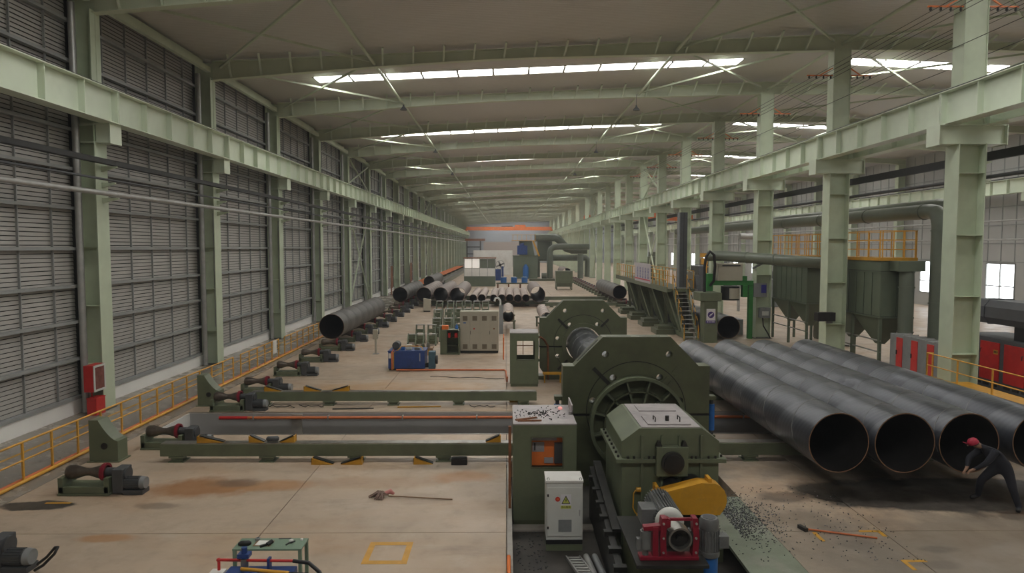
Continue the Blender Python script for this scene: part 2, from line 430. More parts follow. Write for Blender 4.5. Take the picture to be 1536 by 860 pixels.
# --- outer wall of the second aisle (right), ends
M_panel = paint('pale_wall_sheet', (.44, .44, .43), .55, var=.06, scale=.3)
wr = MB()
wy = [YC(n) + 4.5 for n in range(3, 20)]       # windows, one for each bay
WZ = (1.25, 4.25); WH = 1.6
wr.box(XR, XR + .15, Y0, Y1, -.5, WZ[0]); wr.box(XR, XR + .15, Y0, Y1, WZ[1], 14.9)
yprev = Y0
for y in wy:
    wr.box(XR, XR + .15, yprev, y - WH, *WZ); yprev = y + WH
wr.box(XR, XR + .15, yprev, Y1, *WZ)
wr = wr.build('wall_right', M_panel); tag(wr, kind='structure')
gm2 = MB().box(-.06, .0, -4.3, 4.3, -.04, .04).mesh('girt', M_girt)
mm2 = MB().box(-.04, .0, -.04, .04, -7, 7).mesh('mullion', M_girt)
for n in range(0, N1):
    for z in (4.4, 5.9, 7.4, 8.9, 10.4, 11.9, 13.4): piece('girt', gm2, wr, (XR, YC(n) + 4.5, z))
    for i in range(6):
        o = piece('mullion', mm2, wr, (XR, YC(n) + .01 + 1.5 * i, 9.4 if i in (3,) else 9.4), scale=(1, 1, .72))
for y in wy:
    wn += 1
    f = MB()
    for z in WZ: f.box(XR - .05, XR + .12, y - WH, y + WH, z - .05, z + .05)
    for dy in (-WH, 0, WH): f.box(XR - .05, XR + .12, y + dy - .05, y + dy + .05, *WZ)
    f.box(XR - .05, XR + .12, y - WH, y + WH, 2.35, 2.43)
    win = f.build('window_%d' % wn, M_girt); tag(win, kind='structure')
    for dy in (-WH / 2, WH / 2):
        MB().box(XR + .05, XR + .06, y + dy - WH / 2 + .05, y + dy + WH / 2 - .05, WZ[0] + .05, WZ[1] - .05).build('pane', M_win, win)
M_end = paint('end_wall_blue_grey', (.33, .36, .40), .6, var=.05, scale=.2)
eb = MB().box(XL - .6, XR + .6, Y1, Y1 + .2, -.5, 15.8).build('wall_back', M_end); tag(eb, kind='structure')
for z in (5, 7.5, 10, 12.5): MB().box(XL, XR, Y1 - .1, Y1, z - .06, z + .06).build('girt', M_girt, eb)
tag(MB().box(XL - .6, XR + .6, Y0 - .2, Y0, -.5, 15.8).build('wall_front', M_panel), kind='structure')

# --- columns
def left_column(n):
    t = thing('steel_column', 'pale green H-section steel column standing against the louvred wall', 'column', (-14.05, YC(n), 0), 0, 'columns along the louvred wall')
    b = MB()
    b.box(-.43, -.40, -.33, .33, .03, 14.2); b.box(-.40, .27, -.012, .012, .03, 14.2)
    b.build('web', M_col, t)
    MB().box(.27, .30, -.34, .34, .03, 9.1).build('flange', M_col, t)
    MB().box(.22, .25, -.27, .27, 9.1, 13.5).build('flange', M_col, t)
    k = MB().box(-.42, .85, -.30, .30, 9.70, 9.74).box(-.3, .8, -.30, .30, 9.1, 9.13).box(.27, .80, -.2, -.18, 9.13, 9.7).box(.27, .80, .18, .2, 9.13, 9.7).box(.80, .83, -.33, .33, 9.07, 9.74)
    k.build('corbel', M_gird, t)
    MB().box(-.45, .33, -.38, .38, 0, .03).build('base_plate', M_dgrey, t)
    if -1 <= n < 8:
        s = MB()
        for z in (1.6, 3.6, 5.6, 7.6): s.box(-.40, .27, -.30, -.012, z, z + .02)
        s.build('stiffener', M_col, t)
    return t
for n in range(N0, N1 + 1):
    t = left_column(n)
    if n == 0: t['label'] = 'pale green steel column with a red fire hose cabinet against the louvred wall'
def mid_column(n):
    t = thing('steel_column', 'pale green steel column of the middle row carrying two crane girders', 'column', (XM, YC(n), 0), 0, 'columns of the middle row')
    lo = MB().box(-.47, -.44, -.36, .36, .03, 9.1).box(.44, .47, -.36, .36, .03, 9.1).box(-.44, .44, -.015, .015, .03, 9.7)
    lo.build('lower_shaft', M_col, t)
    MB().box(-.40, -.375, -.3, .3, 9.74, 14.9).box(.375, .40, -.3, .3, 9.74, 14.9).box(-.375, .375, -.27, -.24, 9.74, 14.9).box(-.375, .375, .24, .27, 9.74, 14.9).build('upper_shaft', M_col, t)
    k = MB().box(-1.15, 1.15, -.33, .33, 9.70, 9.74).box(-1.15, 1.15, -.33, .33, 9.08, 9.11)
    k.box(-1.15, 1.15, -.23, -.21, 9.11, 9.70).box(-1.15, 1.15, .21, .23, 9.11, 9.70)
    for s in (-1, 1): k.box(s * 1.15 - .015, s * 1.15 + .015, -.36, .36, 9.05, 9.74)
    k.build('corbel', M_gird, t)
    if n < 9:
        s = MB()
        for z in (1.9, 3.9, 6.0, 8.1): s.box(-.44, .44, -.33, -.015, z, z + .02)
        s.build('stiffener', M_col, t)
    MB().box(-.55, .55, -.45, .45, 0, .03).build('base_plate', M_dgrey, t)
    return t
MIDC = {0: 'pale green middle column rising through the yellow walkway', 1: 'pale green middle column with a black box on it', 2: 'pale green middle column with a grey junction box and blue sheet'}
for n in range(N0, N1 + 1):
    t = mid_column(n)
    if n in MIDC: t['label'] = MIDC[n]
for n in range(0, N1 + 1):
    t = thing('steel_column', 'pale green steel column against the pale wall of the second aisle', 'column', (XR - .5, YC(n), 0), 0, 'columns along the pale sheet wall')
    MB().box(-.43, -.40, -.3, .3, 0, 13.9).box(-.4, .45, -.015, .015, 0, 14.3).build('shaft', M_col, t)
    MB().box(-1.3, -.4, -.3, .3, 9.1, 9.74).build('corbel', M_gird, t)

# --- crane girders
SEGM = {}
def girder(x, n, label, group, side, zt=10.85, detail=True):
    t = thing('crane_girder', label, 'girder', (x, YC(n) + 4.5, 9.74), 0, group)
    if ('b', zt) not in SEGM:
        SEGM['b', zt] = MB().box(-.26, .26, -4.49, 4.49, 0, .03).box(-.27, .27, -4.49, 4.49, zt - 9.77, zt - 9.74).box(-.012, .012, -4.49, 4.49, .03, zt - 9.77).mesh('girder_beam', M_gird)
        SEGM['s', zt] = MB().box(.012, .22, -.015, .015, .03, zt - 9.77).mesh('stiffener', M_gird)
        SEGM['r', zt] = MB().box(-.06, .06, -4.5, 4.5, 0, .05).box(-.03, .03, -4.5, 4.5, .05, .12).mesh('crane_rail', M_dark)
        SEGM['e', zt] = MB().box(-.22, .22, -.02, .02, .03, zt - 9.77).mesh('end_plate', M_gird)
        f = MB()
        for i in range(1, 5): f.box(.012, .22, -4.5 + i * 9 / 5 - .015, -4.5 + i * 9 / 5 + .015, .03, zt - 9.77)
        SEGM['f', zt] = f.mesh('stiffener', M_gird)
    piece('girder_beam', SEGM['b', zt], t)
    piece('crane_rail', SEGM['r', zt], t, (0, 0, zt - 9.74))
    for s in (-1, 1): piece('end_plate', SEGM['e', zt], t, (0, s * 4.46, 0))
    if detail:
        for i in range(1, 5): piece('stiffener', SEGM['s', zt], t, (0, -4.5 + i * 9 / 5, 0), (0, 0, 0 if side > 0 else PI))
    else:
        tag(piece('stiffener', SEGM['f', zt], t, (0, 0, 0), (0, 0, 0 if side > 0 else PI)), kind='stuff')
for n in range(N0, N1):
    girder(-13.32, n, {-1: 'pale green crane girder ending above the red fire hose cabinet', 0: 'pale green crane girder starting at the column with the red fire hose cabinet'}.get(n, 'pale green crane girder on the corbels of the louvred wall'), 'crane girders along the louvred wall', 1, detail=-1 <= n < 10)
    girder(15.02, n, {0: 'pale green crane girder from the yellow walkway column to the black box column', 1: 'pale green crane girder from the black box column to the junction box column'}.get(n, 'pale green crane girder on the near side of the middle columns'), 'crane girders on the near side of the middle row', -1, detail=0 <= n < 10)
    if n >= -1: girder(16.50, n, 'pale green crane girder on the far side of the middle columns', 'crane girders on the far side of the middle row', -1, detail=False)
    if n >= 1: girder(39.0, n, 'pale green crane girder along the pale wall of the second aisle', 'crane girders along the pale sheet wall', -1, detail=False)
# --- roof beams with fly braces
def roof_beam(n):
    y = YC(n)
    for (xa, xb, lab, grp) in ((-13.8, XM, 'tapered pale green roof beam from the louvred wall to the middle column', 'roof beams over the main aisle'),
                               (XM, XR - .1, 'pale green roof beam over the second aisle', 'roof beams over the second aisle')):
        t = thing('roof_beam', lab, 'beam', (0, y, 0), 0, grp)
        m = MB(); k = 16
        pts = [xa + (xb - xa) * i / k for i in range(k + 1)]
        for i in range(k):
            x0, x1 = pts[i], pts[i + 1]
            for (za0, za1, zb0, zb1, hw) in ((soffit(x0), soffit(x0) + .03, soffit(x1), soffit(x1) + .03, .17), (soffit(x0) + .03, roof_z(x0) - .12, soffit(x1) + .03, roof_z(x1) - .12, .012),
                                             (roof_z(x0) - .15, roof_z(x0) - .12, roof_z(x1) - .15, roof_z(x1) - .12, .15)):
                vs = [(x0, -hw, za0), (x1, -hw, zb0), (x0, hw, za0), (x1, hw, zb0), (x0, -hw, za1), (x1, -hw, zb1), (x0, hw, za1), (x1, hw, zb1)]
                m.add(vs, [(0, 2, 3, 1), (4, 5, 7, 6), (0, 1, 5, 4), (2, 6, 7, 3), (0, 4, 6, 2), (1, 3, 7, 5)])
        m.build('beam', M_beam, t)
        if n < 8 and (xa < 0 or n < 5):
            x = xa + .9
            while x < min(xb, 34) - .6:
                b = MB().bar((x, -.05, soffit(x) + .05), (x + (.12 if x < XM else .35), -.75, roof_z(x) - .03), .08, .08)
                b.build('fly_brace', M_gird, t, fix=False)
                x += 1.42
        else:
            b = MB(); x = xa + .9
            while x < min(xb, 34) - .6:
                b.bar((x, -.05, soffit(x) + .05), (x + .12, -.75, roof_z(x) - .03), .055, .055); x += 1.42
            tag(b.build('fly_brace', M_gird, t, fix=False), kind='stuff')
for n in range(N0, N1 + 1): roof_beam(n)
# --- ties along the roof and cross bracing between the frames
for n in range(-1, N1):
    for x in (-6.2, 8.0, XM + .1, 25.6):
        if n > 10 and x > XM: continue
        o = MB().cyl((x, YC(n) + .02, roof_z(x) - .55), (x, YC(n + 1) - .02, roof_z(x) - .55), .075, 10).build('roof_tie', M_col)
        tag(o, 'pale green round tie running along under the roof between two beams', 'tie bar', 'round ties between the roof beams')
for n in range(-1, 12):
    for xa, xb in ((-13.4, -6.4), (8.2, 15.4), (16.2, 25.4)):
        if xa > XM and n > 6: continue
        t = thing('roof_cross_bracing', 'pale green X-shaped rod bracing under the roof between two beams', 'bracing', (0, YC(n), 0), 0, 'X bracing under the roof')
        for p, q in ((xa, xb), (xb, xa)):
            MB().bar((p, .1, roof_z(p) - .42), (q, 8.9, roof_z(q) - .42), .09, .09).build('brace', M_col, t, fix=False)
# eave strut along the left wall
for n in range(-1, 14):
    o = MB().box(-13.95, -13.75, YC(n) + .3, YC(n + 1) - .3, 13.72, 13.95).box(-14.3, -14.1, YC(n) + .3, YC(n + 1) - .3, 14.05, 14.3).build('eave_strut', M_col)
    tag(o, 'pale green eave strut above the louvred wall', 'strut', 'eave struts over the louvred wall')
# vertical X bracing between some left columns
for n in (4, 10):
    t = thing('wall_cross_bracing', 'pale green X bracing between two columns of the louvred wall', 'bracing', (-13.95, YC(n), 0), 0, 'X bracing between wall columns')
    for za, zb in ((.4, 9.0), (11.2, 13.6)):
        for a, b in ((za, zb), (zb, za)):
            MB().bar((0, .3, a), (0, 8.7, b), .10, .12).build('brace', M_col, t, fix=False)
for n in (5, 10):
    t = thing('wall_cross_bracing', 'pale green X bracing between two columns of the middle row', 'bracing', (XM, YC(n), 0), 0, 'X bracing between middle columns')
    for za, zb in ((.4, 9.0), (11.2, 14.5)):
        for a, b in ((za, zb), (zb, za)):
            MB().bar((0, .3, a), (0, 8.7, b), .12, .16).build('brace', M_col, t, fix=False)

# ------------------------------------------------------------------ pipes
def pipe_material(name, c0, c1, rough, metal, pitch, spec=.5, k=1.0):
    """mill-scale steel with bands that follow the spiral strip"""
    m, nt, N, L, b = _nodes(name)
    tc = N.new('ShaderNodeTexCoord'); mp = N.new('ShaderNodeMapping'); mp.inputs['Rotation'].default_value = (PI / 2, 0, 0)
    L.new(tc.outputs['Object'], mp.inputs['Vector'])
    g = N.new('ShaderNodeTexGradient'); g.gradient_type = 'RADIAL'; L.new(mp.outputs[0], g.inputs['Vector'])
    sp = N.new('ShaderNodeSeparateXYZ'); L.new(tc.outputs['Object'], sp.inputs[0])
    d = N.new('ShaderNodeMath'); d.operation = 'DIVIDE'; d.inputs[1].default_value = pitch; L.new(sp.outputs['Y'], d.inputs[0])
    a = N.new('ShaderNodeMath'); a.operation = 'ADD'; L.new(g.outputs['Fac'], a.inputs[0]); L.new(d.outputs[0], a.inputs[1])
    fr = N.new('ShaderNodeMath'); fr.operation = 'FRACT'; L.new(a.outputs[0], fr.inputs[0])
    n = N.new('ShaderNodeTexNoise'); n.inputs['Scale'].default_value = 2.2; n.inputs['Detail'].default_value = 6; L.new(tc.outputs['Object'], n.inputs['Vector'])
    oi = N.new('ShaderNodeObjectInfo')
    s = N.new('ShaderNodeMath'); s.operation = 'MULTIPLY_ADD'; s.inputs[1].default_value = .45; L.new(fr.outputs[0], s.inputs[0])
    s2 = N.new('ShaderNodeMath'); s2.operation = 'MULTIPLY'; s2.inputs[1].default_value = .6; L.new(n.outputs['Fac'], s2.inputs[0]); L.new(s2.outputs[0], s.inputs[2])
    cr = N.new('ShaderNodeValToRGB'); e = cr.color_ramp.elements
    e[0].position = .2; e[0].color = c4(c0); e[1].position = .8; e[1].color = c4(c1); L.new(s.outputs[0], cr.inputs['Fac'])
    L.new(cr.outputs['Color'], b.inputs['Base Color'])
    b.inputs['Metallic'].default_value = metal; b.inputs['Specular IOR Level'].default_value = spec
    rr = N.new('ShaderNodeMapRange'); rr.inputs['To Min'].default_value = rough * .75; rr.inputs['To Max'].default_value = rough * 1.3
    L.new(n.outputs['Fac'], rr.inputs['Value']); L.new(rr.outputs[0], b.inputs['Roughness'])
    pp = N.new('ShaderNodeMath'); pp.operation = 'PINGPONG'; pp.inputs[1].default_value = .5; L.new(fr.outputs[0], pp.inputs[0])
    # fine rings left by the forming rolls
    w2 = N.new('ShaderNodeMath'); w2.operation = 'MULTIPLY'; w2.inputs[1].default_value = 70; L.new(a.outputs[0], w2.inputs[0])
    w3 = N.new('ShaderNodeMath'); w3.operation = 'SINE'; L.new(w2.outputs[0], w3.inputs[0])
    h = N.new('ShaderNodeMath'); h.operation = 'MULTIPLY_ADD'; h.inputs[1].default_value = .0007 * k; L.new(w3.outputs[0], h.inputs[0])
    h2 = N.new('ShaderNodeMath'); h2.operation = 'MULTIPLY'; h2.inputs[1].default_value = .05 * k; L.new(pp.outputs[0], h2.inputs[0]); L.new(h2.outputs[0], h.inputs[2])
    bp = N.new('ShaderNodeBump'); bp.inputs['Strength'].default_value = 1.0; bp.inputs['Distance'].default_value = 1.0
    L.new(h.outputs[0], bp.inputs['Height']); L.new(bp.outputs[0], b.inputs['Normal'])
    return m
M_pipe = pipe_material('dark_mill_scale_pipe', (.052, .056, .068), (.098, .103, .120), .32, .5, 1.75)
M_pipe2 = pipe_material('dusty_dark_pipe', (.075, .072, .07), (.13, .122, .115), .55, .2, 1.75, k=.4)
M_pipe3 = pipe_material('dusty_brown_pipe', (.20, .165, .15), (.30, .25, .225), .6, .1, 1.75, k=.4)
M_pink = pipe_material('pale_dusty_pipe', (.42, .345, .31), (.55, .46, .42), .65, .0, 1.2, k=.3)
M_bore = paint('pipe_bore', (.012, .0105, .010), .7, var=.3, scale=3)
M_rim = paint('cut_pipe_edge', (.22, .12, .07), .5, metal=.3, var=.4, scale=6)
M_weld = paint('weld_bead', (.17, .165, .16), .4, metal=.6, var=.2, scale=9)
PM = {}
def pipe(dia, ln, mat, loc, label, group=None, key=None, torn=None, seams=True, rz=0, spin=0):
    """spiral-welded pipe lying along y; loc is the centre of its near end on the axis"""
    k = key or (dia, ln, mat.name)
    r = dia / 2
    if k not in PM:
        m = MB(); n = 48
        cs = [(math.cos(2 * PI * i / n), math.sin(2 * PI * i / n)) for i in range(n)]
        y0 = [(torn(2 * PI * i / n) if torn else 0.0) for i in range(n)]
        t = .022
        O0 = [(c * r, y, q * r) for (c, q), y in zip(cs, y0)]; I0 = [(c * (r - t), y, q * (r - t)) for (c, q), y in zip(cs, y0)]
        O1 = [(c * r, ln, q * r) for c, q in cs]; I1 = [(c * (r - t), ln, q * (r - t)) for c, q in cs]
        F = [(i, n + i, n + (i + 1) % n, (i + 1) % n) for i in range(n)]
        Fr = [f[::-1] for f in F]
        m.add(O0 + O1, F, True); m.m = 1; m.add(I0 + I1, Fr, True); m.m = 2; m.add(I0 + O0, F); m.add(O1 + I1, F)
        me = m.mesh('pipe_shell', [mat, M_bore, M_rim])
        pitch = 1.75 if dia > 1 else 1.2
        s = MB(); pts = []; q = 0; step = 28; tot = int(ln / pitch * step)
        for i in range(1, tot):
            a = 2 * PI * i / step; pts.append((math.cos(a) * r, ln * i / tot, -math.sin(a) * r))
        s.tube(pts, .011, 4)
        PM[k] = (me, s.mesh('weld_seam', M_weld))
    t = thing('steel_pipe', label, 'pipe', loc, rz, group)
    piece('pipe_shell', PM[k][0], t, rot=(0, spin, 0))
    if seams: piece('weld_seam', PM[k][1], t, rot=(0, spin, 0))
    return t
D = 1.37
# four finished pipes resting on the transfer skids at the right
for i, (x, y, lab) in enumerate([(7.5, 14.75, 'large dark spiral-welded pipe next to the octagonal machine heads'), (8.98, 14.72, 'large dark spiral-welded pipe, second in the row away from the machine heads'),
                    (10.42, 14.70, 'large dark spiral-welded pipe with a worker bending at its open end'), (12.15, 14.78, 'large dark spiral-welded pipe beside the yellow walkway')]):
    pipe(D, 12.0, M_pipe, (x, y, .505 + D / 2), lab, 'large dark pipes on the transfer skids', spin=i * 1.3)
# pipe clamped between the machine heads
pipe(D, 12.2, M_pipe, (3.25, 16.52, 1.5), 'dark spiral-welded pipe held between the two octagonal machine heads', spin=.7)
# pipe on the roller line along the wall
pipe(D, 12.4, M_pipe2, (-9.58, 36.4, .575 + D / 2), 'long dark pipe lying alone on the roller line along the railing', spin=.4)
# pile in the middle distance
pipe(D, 12.0, M_pipe2, (-9.75, 61.0, .575 + D / 2), 'dark pipe on the roller line in front of a raised pipe end', 'dark pipes in the middle distance', spin=1)
pipe(D, 12.0, M_pipe2, (-9.75, 84.0, .575 + D / 2), 'dark pipe farther along the roller line by the orange walkway', 'dark pipes in the middle distance', spin=2)
pipe(D, 12.0, M_pipe3, (-7.68, 62.0, .505 + D / 2), 'brown dusty pipe on the skids nearest the roller line', 'brown dusty pipes on the far skids', spin=.2)
pipe(D, 12.0, M_pipe3, (-6.12, 62.0, .505 + D / 2), 'brown dusty pipe with an even round end, between two others on the far skids', 'brown dusty pipes on the far skids', spin=1.2)
def torn(a):
    d = (a - .55 + PI) % (2 * PI) - PI
    return max(0, 1.5 - abs(d) * 1.6) + .10 * math.sin(a * 9) * (1 if abs(d) < 1.2 else .0)
pipe(D, 12.0, M_pipe3, (-4.55, 61.4, .505 + D / 2), 'brown dusty pipe with a torn notch in its end', 'brown dusty pipes on the far skids', key='torn', torn=torn, seams=False)
def cut(a): return 1.0 + 1.0 * math.sin(a) + .06 * math.sin(a * 11)
pipe(D, 12.0, M_pipe3, (2.95, 61.2, .505 + D / 2), 'brown pipe cut off at a slant at the end of the row of thin pipes', 'brown dusty pipes on the far skids', key='cut', torn=cut, seams=False)
for i, x in enumerate((-3.1, -2.3, -1.2, -.45, .30, 1.05, 1.80)):
    pipe(.72, 11.0, M_pink, (x, 61.8 + .25 * math.sin(i * 2.1), .505 + .36), 'thin pale dusty pipe in a row on the far skids', 'thin pale pipes on the far skids', spin=i)
pipe(.76, 6.0, M_pink, (.12, 43.3, .72 + .38), 'thin pale pipe lying alone behind the four-door cabinet')
pipe(.76, 6.0, M_pink, (2.55, 42.0, .72 + .38), 'thin pale pipe behind the rear machine head')
# pipes in the testing bay at the right
pipe(D, 12.0, M_pipe, (13.3, 39.6, .13 + D / 2), 'dark pipe under the bright green carriage beside the stair', spin=.5)
pipe(D, 12.0, M_pipe2, (10.9, 64.0, .575 + D / 2), 'dark pipe on rollers beyond the long raised gangway', spin=.9)
pipe(D, 10.0, M_pipe3, (9.6, 106.0, 1.6), 'brown pipe entering the ducts of the far blasting machine', spin=.9, seams=False)

# ------------------------------------------------------------------ roller stands
def roller_stand():
    t = thing('roller_stand', '', 'roller', (0, 0, 0))
    b = MB().box(-.58, .58, -.26, .26, 0, .05).box(-.56, .56, -.24, .24, .05, .20)
    b.build('base', M_mgreen, t, bev=.008)
    for s in (-1, 1):
        MB().prism([(s * .57, .05), (s * .57, .40), (s * .46, .40), (s * .46, .05)], -.24, .24).build('upright', M_mgreen, t, bev=.008)
    r = MB().lathe([(-.46, .05), (-.45, .15), (-.40, .165), (-.28, .165), (-.05, .085), (.05, .085), (.30, .16), (.36, .162)], (-.02, 0, .47), (1, 0, 0), 24)
    r.build('roller', M_roller, t)
    MB().hoop((.33, 0, .47), (.41, 0, .47), .20, .15, 24).build('rim', M_brake, t)
    MB().cyl((.41, 0, .47), (.62, 0, .47), .10, 14).build('shaft', M_dgrey, t)
    MB().box(.62, .86, -.2, .2, .03, .58).cyl((.86, .0, .42), (.9, .0, .42), .16, 18).build('reducer', M_dgrey, t, bev=.015)
    mo = MB().cyl((.86, -.06, .24), (1.22, -.06, .24), .135, 18)
    for i in range(18):
        a = 2 * PI * i / 18; mo.cbox((1.03, -.06 + math.cos(a) * .14, .24 + math.sin(a) * .14), (.3, .02, .02), (a, 0, 0))
    mot = mo.build('motor', M_dgrey, t)
    MB().cyl((1.22, -.06, .24), (1.32, -.06, .24), .15, 18, .13).build('fan_cover', M_grey, mot)
    MB().box(.86, 1.30, -.2, .1, 0, .10).build('motor_foot', M_dgrey, t)
    return t
proto = roller_stand()
RY = [11.4, 15.05, 18.45, 22.75, 25.4, 29.0, 32.5, 36.0, 39.5, 43.0, 46.5, 50.0, 53.5, 57.0, 60.5, 64, 67.5, 71.0, 74.5, 78, 81.5, 85.0, 88.5, 92, 95.5]
LAB = {11.4: 'green roller stand with a black cable loop at its motor', 15.05: 'green roller stand by a dark oil stain and yellow floor mark', 18.45: 'green roller stand at the end of the near transfer skid',
       22.75: 'green roller stand behind the trench corner, beside a green stop block', 25.4: 'green roller stand behind the end of the rear transfer skid', 36.0: 'green roller stand under the open end of the lone dark pipe'}
for i, y in enumerate(RY):
    o = proto if i == 0 else copy_tree(proto)
    lab = LAB.get(y) or ('bare green roller stand between the rear transfer skid and the lone pipe' if y < 35 else 'green roller stand partly under the lone dark pipe' if y < 49 else 'green roller stand on the line between the lone pipe and the far pipes' if y < 60 else 'small dark roller stand of the far line by the orange walkway')
    place(o, (-9.54 if y < 58 else -9.75, y, 0), 0, lab, 'roller stands along the railing')
y = 62.6; i = 0
while y < 112:
    o = copy_tree(proto); place(o, (10.9, y, 0), 0, 'dark roller stand on the conveyor line beyond the raised gangway', 'roller stands of the far right line'); y += 2.6
o = MB().tube([(-8.15, 11.35, .1), (-7.95, 11.3, .25), (-7.8, 11.3, .42), (-7.72, 11.25, .45), (-7.75, 11.2, .35), (-7.95, 11.2, .15), (-8.1, 11.2, .06)], .025, 8).build('cable_loop', M_black)
tag(o, 'black cable loop at the motor of the nearest roller stand', 'cable')

# ------------------------------------------------------------------ transfer skids, stop blocks, trench fittings
def skid(x0, x1, y, feet, label, zt=.47, z0=.15):
    t = thing('transfer_skid', label, 'skid beam', ((x0 + x1) / 2, y, 0), 0, 'green transfer skids')
    ox = (x0 + x1) / 2
    MB().box(x0 - ox, x1 - ox, -.15, .15, z0, zt).build('beam', M_mgreen, t, bev=.01)
    MB().box(x0 - ox + .02, x1 - ox - .02, -.13, .13, zt, zt + .02).build('wear_strip', M_steel, t)
    for fx in feet:
        f = MB().box(fx - ox - .2, fx - ox + .2, -.2, .2, 0, .025)
        f.prism([(fx - ox - .13, .025), (fx - ox + .13, .025), (fx - ox + .18, z0), (fx - ox - .18, z0)], -.12, .12)
        f.box(fx - ox - .2, fx - ox + .2, -.17, .17, z0 - .04, z0)
        f.build('foot', M_mgreen, t)
    return t
skid(-9.03, .95, 17.3, (-8.6, -6.25, -3.95, -1.65, .5), 'long green transfer skid on short feet in front of the trench')
skid(-9.05, 1.07, 23.55, (-8.6, -6.3, -4.02, -1.7, .6), 'long green transfer skid on short feet behind the trench')
skid(5.55, 14.1, 17.3, (6.4, 8.7, 11.0, 13.3), 'green transfer skid carrying the near ends of the large pipes')
skid(5.55, 14.1, 23.55, (6.4, 8.7, 11.0, 13.3), 'green transfer skid carrying the rear ends of the large pipes')
skid(-8.4, 4.0, 64.0, (-7, -4, -1, 2), 'far green skid under the near ends of the thin pale pipes')
skid(-8.4, 4.0, 70.5, (-7, -4, -1, 2), 'far green skid under the rear ends of the thin pale pipes')
skid(3.6, 10.2, 62.0, (4.2, 6.5, 8.8), 'far green skid behind the rear machine head, near side')
skid(3.6, 10.2, 69.0, (4.2, 6.5, 8.8), 'far green skid behind the rear machine head, rear side')
def stop_block(loc, label):
    t = thing('stop_block', label, 'stop block', loc, 0, 'green stop blocks by the railing')
    pr = [(-.37, 0), (.37, 0), (.37, .55)] + [(.37 - .5 * (i / 6) , .55 + .55 * (i / 6) ** 1.6) for i in range(1, 7)] + [(-.37, 1.1)]
    MB().prism([(x, z) for x, z in pr], -.22, .22).build('body', M_mgreen, t, bev=.012)
    MB().cyl((.02, -.235, .42), (.02, -.21, .42), .085, 20).build('pin_hole', M_black, t)
    MB().box(-.42, .42, -.27, .27, 0, .03).build('base_plate', M_mgreen, t)
stop_block((-10.5, 17.4, 0), 'green curved stop block with a round hole, in front of the trench')
stop_block((-10.5, 23.5, 0), 'green curved stop block with a round hole, behind the trench')
# trench lining, conduit and pier
MB().box(-10.74, 14.2, TR[1] - .04, TR[1] - .003, -.95, -.01).build('trench_wall', paint('trench_render_grey', (.33, .32, .31), .7, var=.1, scale=.7), flo)
MB().box(-10.745, -10.70, TR[0] + .01, TR[1] - .04, -.95, -.01).build('trench_end_wall', M_white, flo)
for x0, x1, nm in ((-10.75, .6, 'left'), (5.6, 14.2, 'right')):
    MB().box(x0, x1, TR[0] - .07, TR[0] - .01, -.06, .012).build('trench_edge_angle', M_steel, flo)
    MB().box(x0, x1, TR[1] + .01, TR[1] + .07, -.06, .012).build('trench_edge_angle', M_steel, flo)
cp = thing('conduit_pipe', 'orange-red conduit pipe fixed along the far wall of the trench', 'pipe', (-10, TR[1] - .17, -.13))
MB().cyl((.8, 0, 0), (24.0, 0, 0), .05, 10).build('tube', M_orpipe, cp)
for x in (1.5, 4, 6.5, 9, 15, 18, 21): MB().box(x - .02, x + .02, -.055, .135, -.07, .07).build('clip', M_galv, cp)
MB().cyl((.35, 0, 0), (1.3, 0, 0), .056, 10).build('red_end', M_red, cp)
tag(MB().box(-7.25, -6.9, TR[1] - .11, TR[1] - .04, -.95, -.03).build('concrete_pier', M_conc), 'square concrete pier against the far wall of the trench', 'pier')
def chock(loc, rz, label, m=M_yel, w=.34):
    t = thing('pipe_chock', label, 'chock', loc, rz, 'yellow wedge chocks')
    MB().prism([(-w, 0), (w, 0), (-w, .17), (-w * .9, .18)], -.09, .09).build('wedge', m, t, bev=.006)
    MB().prism([(-w * .82, .176), (w, .012), (w, .03), (-w * .82, .198)], -.07, .07).build('rubber_face', M_dark, t)
# (loc z is the top of the skid, or the floor)
chock((-7.75, 17.3, .49), PI * 0 + .05, 'yellow wedge chock alone on the near skid by its end'); chock((-6.55, 17.32, .49), 0, 'yellow wedge chock of a pair on the near skid', w=.2); chock((-5.75, 17.32, .49), PI, 'yellow wedge chock of a pair on the near skid', w=.2)
chock((-.35, 17.3, .49), PI, 'yellow wedge chock on the near skid beside the tall green cabinet', w=.2)
chock((-4.75, 17.0, 0), 0, 'yellow wedge chock of a pair on the floor before the near skid', w=.28); chock((-4.0, 17.0, 0), PI, 'yellow wedge chock of a pair on the floor before the near skid', w=.28)
chock((-2.15, 17.0, 0), 0, 'dirty brown wedge chock on the floor against a skid foot', w=.25)
chock((-6.9, 23.55, .49), 0, 'yellow wedge chock of a pair on the rear skid', w=.3); chock((-5.9, 23.55, .49), PI, 'yellow wedge chock of a pair on the rear skid', w=.3)
chock((-8.3, 23.55, .49), 0, 'yellow wedge chock at the end of the rear skid', w=.3)
chock((.4, 23.9, .0), 0, 'yellow wedge chock on the floor behind the rear skid', w=.3)
tag(MB().box(-1.42, -1.02, 16.85, 17.05, 0, .16).box(-1.40, -1.04, 16.87, 17.03, .16, .18).build('tool_box', M_black), 'small black box on the floor before the near skid', 'box')
tag(MB().lathe([(-.16, .03), (-.12, .07), (.12, .07), (.16, .03)], (-6.15, 17.32, .57), (1, .2, 0), 12).build('skid_roller', M_dgrey), 'dark short roller between two yellow chocks on the near skid', 'roller')
for i, (x0, x1, y, z) in enumerate(((-6.0, -4.6, 22.75, .03), (-3.8, -2.3, 23.0, .03))):
    tag(MB().bar((x0, y, z), (x1, y + .1, z), .05, .03).build('steel_bar', M_dark if i == 0 else M_yel), ('thin dark bar' if i == 0 else 'flat yellow bar') + ' lying on the floor by the rear skid', 'bar')
